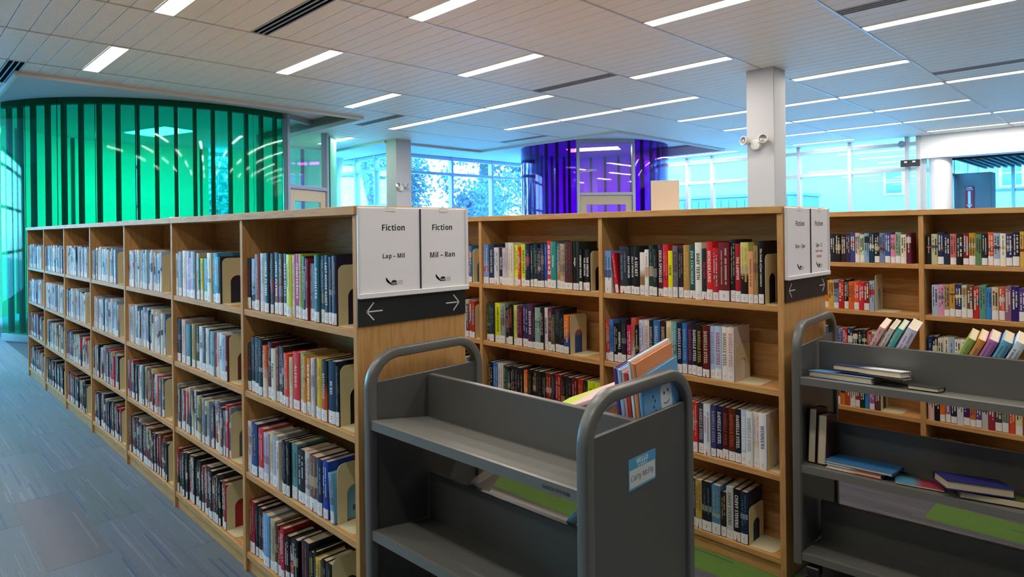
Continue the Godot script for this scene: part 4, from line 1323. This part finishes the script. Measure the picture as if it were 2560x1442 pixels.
func build_books() -> void:
	rng.seed = 77
	var xs := {"left": 1.13, "mid": 2.672, "far": 4.15}
	var done := {}
	for r: Array in READ_ROWS:
		var key: PackedStringArray = r[0].split("|")
		var case := key[0]
		var bay := int(key[1])
		var level := int(key[2])
		done[r[0]] = true
		var z: float = r[1]
		var y: float = SHELVES4[level - 1] + 0.0005
		var count := 0
		var last := 0.0
		for e: String in r[2].split(";"):
			var f := e.strip_edges().split(" ")
			count += 1
			var t := int(f[0]) / 1000.0
			var h := int(f[1]) / 1000.0
			var d := clampf(h * rng.randf_range(0.62, 0.68), 0.11, 0.165)
			var ink := f[3] if f.size() > 3 else ""
			var said := " ".join(f.slice(4)) if f.size() > 4 else "~"
			var place := "%s from left on %s shelf, %s" % [ORD[count], shelf_name(level, 4), bay_name(case, bay)]
			var lead := "%s book" % hue_name(f[2].split(">")[0])
			var xf := Transform3D(Basis(), Vector3(xs[case] + 0.012 + rng.randf_range(-0.004, 0.008), y, z + t / 2))
			if case == "mid" and bay == 1 and level == 1 and count == 2:   # the thin red one that leans
				t = 0.019
				xf = Transform3D(Basis(Vector3(1, 0, 0), -0.13), Vector3(xs[case] + 0.014, y + 0.0013, z + 0.036))
				lead = "leaning thin red book"
			add_book(xf, minf(t, 0.06) - 0.0008, h, d, f[2], ink, said, lead + ", " + place, "books in %s" % bay_name(case, 0), true)
			z += int(f[0]) / 1000.0
		if r[0] == "left|1|3":
			var o := add_book(Transform3D(Basis(Vector3(1, 0, 0), -0.1), Vector3(xs[case] + 0.012, y + 0.0015, z + 0.037)), 0.026, 0.176, 0.13, "6aa4c4", "b83038", "~", "light blue book with red letters, leaning before the third shelf bookend, nearest bay", "books in left bookcase")
			lettering("cover_lettering", o, "Y", sans_bold, Vector3(0.035, 0.15, 0.0132), Basis(), Vector2(0.04, 0.024), paint("b83038", 0.5))
			lettering("cover_lettering", o, "S", sans_bold, Vector3(0.03, 0.112, 0.0132), Basis(), Vector2(0.04, 0.024), paint("b83038", 0.5))
			lettering("cover_lettering", o, "R", sans_bold, Vector3(0.085, 0.035, 0.0132), Basis(), Vector2(0.03, 0.018), paint("283040", 0.5))
			z += 0.058
		bookend(Vector3(xs[case] + 0.02, y, z + 0.003), "cream metal bookend on %s shelf, %s" % [shelf_name(level, 4), bay_name(case, bay)], (-1.88 if case == "left" else -1.11) - (bay - 1) * 0.935 - 0.028 - z, 0.72 if case == "mid" and bay == 1 and level in [2, 4] else 0.95)
	# the rest of the left bookcase, row by row
	var tone := ["m", "d", "m", "d"]
	for bay in range(1, 8):
		for level in range(1, 5):
			if done.has("left|%d|%d" % [bay, level]):
				continue
			rng.seed = 500 + bay * 10 + level
			var z0 := -1.88 - bay * 0.935 + 0.003
			var full := rng.randf_range(0.72, 0.84)
			var set: Array = TONES["l" if bay > 2 and level < 3 else tone[level - 1] if bay > 1 else "m"]
			fill_row(1.13, SHELVES4[level - 1], z0, full, set, 0.205, 0.245, 0.02, 0.036, bay_name("left", bay), shelf_name(level, 4), true)
	# slivers of the third bay of the middle bookcase
	for e: Array in [[1, -3.13, "c04870 2a6a9a"], [2, -3.11, "a03028 983028"], [3, -3.11, "181818 1c1c20"]]:
		var z: float = e[1]
		for k in 24:
			loose_book(Transform3D(Basis(), Vector3(2.686, SHELVES4[e[0] - 1] + 0.0005, z - 0.03 - k * 0.028)), 0.026, rng.randf_range(0.21, 0.24), 0.15, TONES["m"][rng.randi() % 16])
		for hex: String in e[2].split(" "):
			loose_book(Transform3D(Basis(), Vector3(2.686, SHELVES4[e[0] - 1] + 0.0005, z)), 0.026, 0.235, 0.15, hex)
			z += 0.027
		bookend(Vector3(2.69, SHELVES4[e[0] - 1] + 0.0005, z - 0.008), "cream metal bookend on %s shelf, %s" % [shelf_name(e[0], 4), bay_name("mid", 3)], -3.01 - z)
	# the right bookcase: small paperbacks
	for key: String in FAR_CASE:
		var k := key.split("|")
		var bay := int(k[0])
		var level := int(k[1])
		rng.seed = 700 + bay * 10 + level
		var z := 0.928 - (bay + 1) * 0.935 + 0.006 if bay == 2 else -0.945 + 0.026
		if bay == 2:
			z = -1.885 + 0.335 + (0.0 if level in [1, 4] else -0.02)
		else:
			z = -0.945 + (0.012 if level != 2 else 0.035)
		for hex: String in FAR_CASE[key].split(" "):
			var t := rng.randf_range(0.024, 0.031)
			loose_book(Transform3D(Basis(), Vector3(4.163 + rng.randf_range(0, 0.006), SHELVES5[level - 1] + 0.0005, z + t / 2)), t - 0.0008, rng.randf_range(0.166, 0.18), 0.108, hex, rng.randf() < 0.6)
			z += t
		if bay == 2 and level < 5 and z < -1.02:
			bookend(Vector3(4.17, SHELVES5[level - 1] + 0.0005, z + 0.003), "metal bookend on %s shelf of the right bookcase" % shelf_name(level, 5), -0.94 - z)
	var all := obj("shelved_books", rest.mesh(), jacket())
	all.set_meta("kind", "stuff")
	tag(all, "books on the far bays of left bookcase and all of right bookcase", "books")


func fill_row(x: float, y: float, z0: float, full: float, set: Array, lo: float, hi: float, thin: float, thick: float, bay: String, shelf: String, end: bool) -> void:
	var z := z0
	var stop := z0 + 0.905 * full
	while z < stop:
		var t := rng.randf_range(thin, thick)
		var hex: String = set[rng.randi() % set.size()]
		loose_book(Transform3D(Basis(), Vector3(x + 0.012 + rng.randf_range(-0.004, 0.01), y + 0.0005, z + t / 2)), t - 0.0008, rng.randf_range(lo, hi), 0.15, hex if rng.randf() < 0.7 else hex + ">" + set[rng.randi() % set.size()])
		z += t
	if end:
		bookend(Vector3(x + 0.02, y + 0.0005, z + 0.003), "cream metal bookend on %s shelf, %s" % [shelf, bay], z0 + 0.9 - z)


# a book given in a cart's own frame
func cart_book(c: Node3D, at: Vector3, turn: Basis, t: float, h: float, d: float, cover: String, ink: String, label: String, hard := true) -> Node3D:
	return add_book(c.transform * Transform3D(turn, at), t, h, d, cover, ink, "~", label, "books on the grey carts", false, "book", hard)


func build_carts() -> void:
	rng.seed = 5
	var c1 := cart("grey metal book cart in front of left bookcase, with a blue name sticker", Vector3(1.3607, 0, -1.3607), deg_to_rad(2.0), 0.25, true)
	var c2 := cart("grey metal book cart on the right holding books lying flat", Vector3(2.893, 0, -0.629), deg_to_rad(4.2), 0.275, false)
	# the shelves of a cart fall towards the divider
	var fall := func(half: float) -> float: return atan2(0.0365, half - 0.026)
	var floor_at := func(tier: int, half: float, x: float) -> float: return CART_TIERS[tier] - 0.036 + (absf(x) - 0.01) * tan(fall.call(half)) + 0.0015
	# nearer cart, far side of the top shelf: tall picture books upright, spines to the divider
	var tilt := Basis(Vector3(0, 0, 1), fall.call(0.25))
	var near := CART_LONG / 2
	var tall := [["6ba0cc", 0.011, 0.24, "blue picture book with a white cartoon face, nearest the cart's end panel"], ["d88a5c", 0.012, 0.278, "orange picture book standing behind the blue one on the near cart"], ["d4dce0", 0.008, 0.284, "pale grey tallest picture book standing behind the orange one on the near cart"], ["c04038", 0.010, 0.25, "red picture book standing in the middle of the row on the near cart"], ["d89a9a", 0.008, 0.25, "pale pink picture book standing on the near cart"], ["9ab8d8", 0.011, 0.256, "light blue picture book standing beside the purple one on the near cart"], ["5a3a80", 0.011, 0.258, "purple picture book standing last in the row on the near cart"]]
	var z := near - 0.0245
	for b: Array in tall:
		z -= b[1] / 2 + 0.001
		var at := Vector3(0.055, floor_at.call(0, 0.25, 0.055), z)
		var o := cart_book(c1, at, tilt, b[1], b[2], 0.205 if b[0] == "d4dce0" else 0.19, b[0], "", b[3])
		z -= b[1] / 2 + 0.001
		if b[0] == "6ba0cc":
			var g := Geo.new()
			var face := PackedVector2Array()
			for k in 20:
				var f := TAU * k / 20.0
				face.append(Vector2(0.115 + 0.03 * cos(f), 0.15 + 0.05 * sin(f) + 0.006 * sin(3 * f)))
			g.slab(face, Vector3.RIGHT, Vector3.UP, Vector3(0, 0, 0.0056), Vector3(0, 0, 0.0004), lin("e4e8ec"))
			obj("cover_print", g.mesh(), jacket(), o)
			var q := Geo.new()
			for p: Vector2 in [Vector2(0.105, 0.165), Vector2(0.125, 0.167)]:
				q.box(Vector3(p.x, p.y, 0.0062), Vector3(0.006, 0.008, 0.0004), 0.0, lin("202028"))
			for k in 6:
				q.box(Vector3(0.102 + k * 0.005, 0.138 - 0.004 * sin(k * 0.62), 0.0062), Vector3(0.005, 0.002, 0.0004), 0.0, lin("202028"))
			for k in 7:
				q.box(Vector3(0.05 + (k % 2) * 0.008, 0.09 + k * 0.014, 0.0058), Vector3(0.004, 0.008, 0.0004), 0.0, lin("203050"))
			obj("cover_marks", q.mesh(), jacket(), o)
	# two that have slid down and lean on the purple one
	var lean := tilt * Basis(Vector3(1, 0, 0), 1.15)
	var base: float = floor_at.call(0, 0.25, 0.05)
	cart_book(c1, Vector3(0.05, base + 0.015, 0.03), lean, 0.03, 0.235, 0.18, "5aa0d0", "2c3c60", "bright blue picture book leaning under the patterned one on the near cart")
	cart_book(c1, Vector3(0.05, base + 0.043, 0.02), lean, 0.02, 0.27, 0.18, "d8b8b8>b8cc50", "c04070", "picture book with a pink and lime patterned spine, leaning on the near cart")
	# second tier of the far side
	base = floor_at.call(1, 0.25, 0.03)
	cart_book(c1, Vector3(0.03, base + 0.02, -0.33), tilt * Basis(Vector3(1, 0, 0), 0.72), 0.024, 0.205, 0.14, "dcc4c0", "a03038", "white and pink paperback leaning on the near cart's second tier", false)
	cart_book(c1, Vector3(0.03, base + 0.016, 0.05), tilt * Basis(Vector3(1, 0, 0), 0.75), 0.012, 0.27, 0.18, "8ab4cc>20283a", "", "light blue picture book leaning on the near cart's second tier")

	# right cart: flat books along the near side; each lies on its back, the spine inwards, the fore edge to the viewer
	var far := -CART_LONG / 2
	var flat := Basis(Vector3(0, 0, 1), -fall.call(0.275))
	var lay := func(tier: int, over: float, s: float, w: float, yaw: float, t: float, h: float, d: float, cover: String, label: String, hard: bool) -> Node3D:
		var b := flat * Basis(Vector3.UP, yaw) * Basis(Vector3(-1, 0, 0), Vector3(0, 0, -1), Vector3(0, -1, 0))
		return cart_book(c2, Vector3(w, floor_at.call(tier, 0.275, w) + over + t / 2 + 0.001, far + s), b, t, h, d, cover, "", label, hard)
	lay.call(0, 0.0, 0.275, -0.045, -0.03, 0.024, 0.23, 0.155, "5a8ac0>7aa4d0", "blue hardback lying at the left end of the right cart's top shelf", true)
	lay.call(0, 0.026, 0.375, -0.03, -0.03, 0.009, 0.22, 0.13, "202024", "thin black book lying under the navy one on the right cart", false)
	lay.call(0, 0.037, 0.372, -0.04, -0.05, 0.022, 0.24, 0.145, "1c2c58>d0d4dc", "navy and white hardback lying uppermost on the right cart's top shelf", true)
	lay.call(0, 0.0, 0.485, -0.05, -0.03, 0.016, 0.10, 0.13, "2c2e30", "small black case lying right of the flat books on the right cart", true)
	# two hardbacks that stand against the end panel with their pages to the viewer
	for e: Array in [[0.05, 0.03, 0.215, "1c1a1c", "black hardback standing against the right cart's end panel"], [0.087, 0.034, 0.195, "4a2c28", "brown hardback standing beside the black one on the right cart"]]:
		cart_book(c2, Vector3(-0.05, floor_at.call(1, 0.275, 0.05), far + e[0]), flat * Basis(Vector3.UP, PI), e[1], e[2], 0.15, e[3], "", e[4])
	lay.call(1, 0.0, 0.31, -0.045, -0.02, 0.016, 0.195, 0.19, "c8c8c4>a04038", "white and multicoloured book lying under the blue one on the right cart", true)
	lay.call(1, 0.018, 0.345, -0.04, -0.02, 0.012, 0.235, 0.19, "3a78b0", "sky blue thin book lying on the right cart's second tier", true)
	lay.call(1, 0.0, 0.47, -0.07, 0.2, 0.006, 0.15, 0.15, "5a98b8>a03848", "thin glossy teal magazine lying on the right cart's second tier", false)
	lay.call(1, 0.028, 0.64, -0.07, 0.4, 0.03, 0.2, 0.15, "2c2c70", "dark blue hardback lying uppermost on the right cart's second tier", true)
	lay.call(1, 0.0, 0.70, -0.07, 0.25, 0.024, 0.19, 0.14, "606838", "olive paperback lying under the dark blue one on the right cart", false)
	lay.call(1, 0.0, 0.847, -0.06, -0.02, 0.022, 0.106, 0.14, "c8c0b0", "pale book lying under the blue striped one on the right cart", false)
	lay.call(1, 0.024, 0.845, -0.06, -0.03, 0.02, 0.102, 0.12, "2c50a0>d8dce4", "blue and white striped book lying at the right edge of the right cart", true)
	# far side of its top shelf: paperbacks that lean
	for e: Array in [[0.25, 0.022, "d8a8a8", "pink paperback leaning on the far side of the right cart"], [0.285, 0.018, "c8c0b8", "cream paperback leaning beside the teal one on the right cart"], [0.315, 0.02, "5ab0a8", "teal paperback leaning on the far side of the right cart"], [0.355, 0.034, "c8c4e4", "thick lavender paperback leaning right of the teal one on the right cart"], [0.555, 0.024, "88a850", "green paperback leaning past the gap on the right cart"], [0.585, 0.024, "d08848", "orange and grey paperback leaning right of the green one on the right cart"], [0.62, 0.03, "b070b0", "purple paperback with a white sticker leaning on the right cart"], [0.66, 0.03, "60a8c8", "blue paperback leaning right of the purple one on the right cart"], [0.70, 0.03, "c8d4f0", "pale blue paperback leaning at the right edge of the right cart"]]:
		var b := Basis(Vector3(0, 0, 1), fall.call(0.275)) * Basis(Vector3(1, 0, 0), 0.45)
		cart_book(c2, Vector3(0.03, floor_at.call(0, 0.275, 0.03) + e[1] * 0.22 + 0.003, far + e[0] - 0.085), b, e[1], 0.235 if e[0] < 0.5 else 0.215, 0.14, e[2], "707080", e[3], false)


func build_small() -> void:
	twin_lamp("white twin emergency lamp on the near square column", Vector3(6.88, 2.37, -3.13), -PI / 2)
	twin_lamp("white twin emergency lamp on the far square column by the windows", Vector3(6.99, 2.28, -10.05), 0.0)
	# sheet in a stand on the right bookcase
	var s := thing("paper_stand", "blank cream sheet in a clear stand on top of right bookcase", "sign stand", Vector3(4.36, 1.557, -2.72), deg_to_rad(-52))
	bx("paper_sheet", s, Vector3(-0.105, 0.006, -0.001), Vector3(0.105, 0.275, 0.001), paint("e0d4c4", 0.6), 0.0003)
	bx("stand_foot", s, Vector3(-0.11, 0, -0.04), Vector3(0.11, 0.006, 0.04), paint("d4dce0", 0.2), 0.001)
	bx("stand_back", s, Vector3(-0.108, 0.006, -0.005), Vector3(0.108, 0.285, -0.0015), paint("c8d0d4", 0.2), 0.001)
	# black emergency unit on the window frame, with two small lamps
	var e := thing("emergency_unit", "black emergency lighting box with two white lamps by the round column", "emergency light", Vector3(14.2, 2.6, -3.42), -PI / 2)
	bx("unit_body", e, Vector3(-0.16, 0, 0), Vector3(0.16, 0.13, 0.07), paint("17181c", 0.4), 0.006)
	for k: float in [-1.0, 1.0]:
		bx("small_lamp", e, Vector3(k * 0.07 - 0.025, 0.075, 0.07), Vector3(k * 0.07 + 0.025, 0.105, 0.078), paint("f0f0f0", 0.3), 0.004)
	bx("wall_bracket", e, Vector3(-0.03, 0.02, -0.13), Vector3(0.03, 0.1, 0.0), paint("17181c", 0.4), 0.002)
	var d := thing("security_camera", "small grey dome camera high on the right window frame", "camera", Vector3(14.31, 3.06, -3.6), -PI / 2)
	var g := Geo.new()
	g.lathe(Vector3(0, 0, -0.02), Vector3(0, 0, 1), [Vector2(0, 0), Vector2(0.07, 0), Vector2(0.07, 0.05), Vector2(0.05, 0.1), Vector2(0, 0.12)], 20)
	obj("camera_dome", g.mesh(), paint("8a98b8", 0.3), d)
	bx("camera_mount", d, Vector3(-0.05, -0.05, -0.04), Vector3(0.05, 0.05, -0.015), paint("a8b4c4", 0.4), 0.004)
	# extinguisher sign on the grey wall
	var f := thing("extinguisher_sign", "red sign with a white downward arrow on the grey entrance wall", "sign", Vector3(16.99, 2.06, -2.98), -PI / 2)
	bx("sign_plate", f, Vector3(-0.08, -0.25, 0), Vector3(0.08, 0.25, 0.006), paint("a02840", 0.5), 0.001)
	lettering("sign_lettering", f, "FIRE", sans_bold, Vector3(0, 0.215, 0.0065), Basis(), Vector2(0.12, 0.036), paint("e0e0e8", 0.5))
	lettering("sign_lettering", f, "EXTINGUISHER", sans_bold, Vector3(0, 0.175, 0.0065), Basis(), Vector2(0.14, 0.02), paint("e0e0e8", 0.5))
	var a := Geo.new()
	a.box(Vector3(0, -0.01, 0.0065), Vector3(0.05, 0.3, 0.001))
	a.slab(PackedVector2Array([Vector2(-0.055, -0.15), Vector2(0.055, -0.15), Vector2(0, -0.235)]), Vector3.RIGHT, Vector3.UP, Vector3(0, 0, 0.006), Vector3(0, 0, 0.001))
	obj("arrow", a.mesh(), paint("dcdce4", 0.5), f)
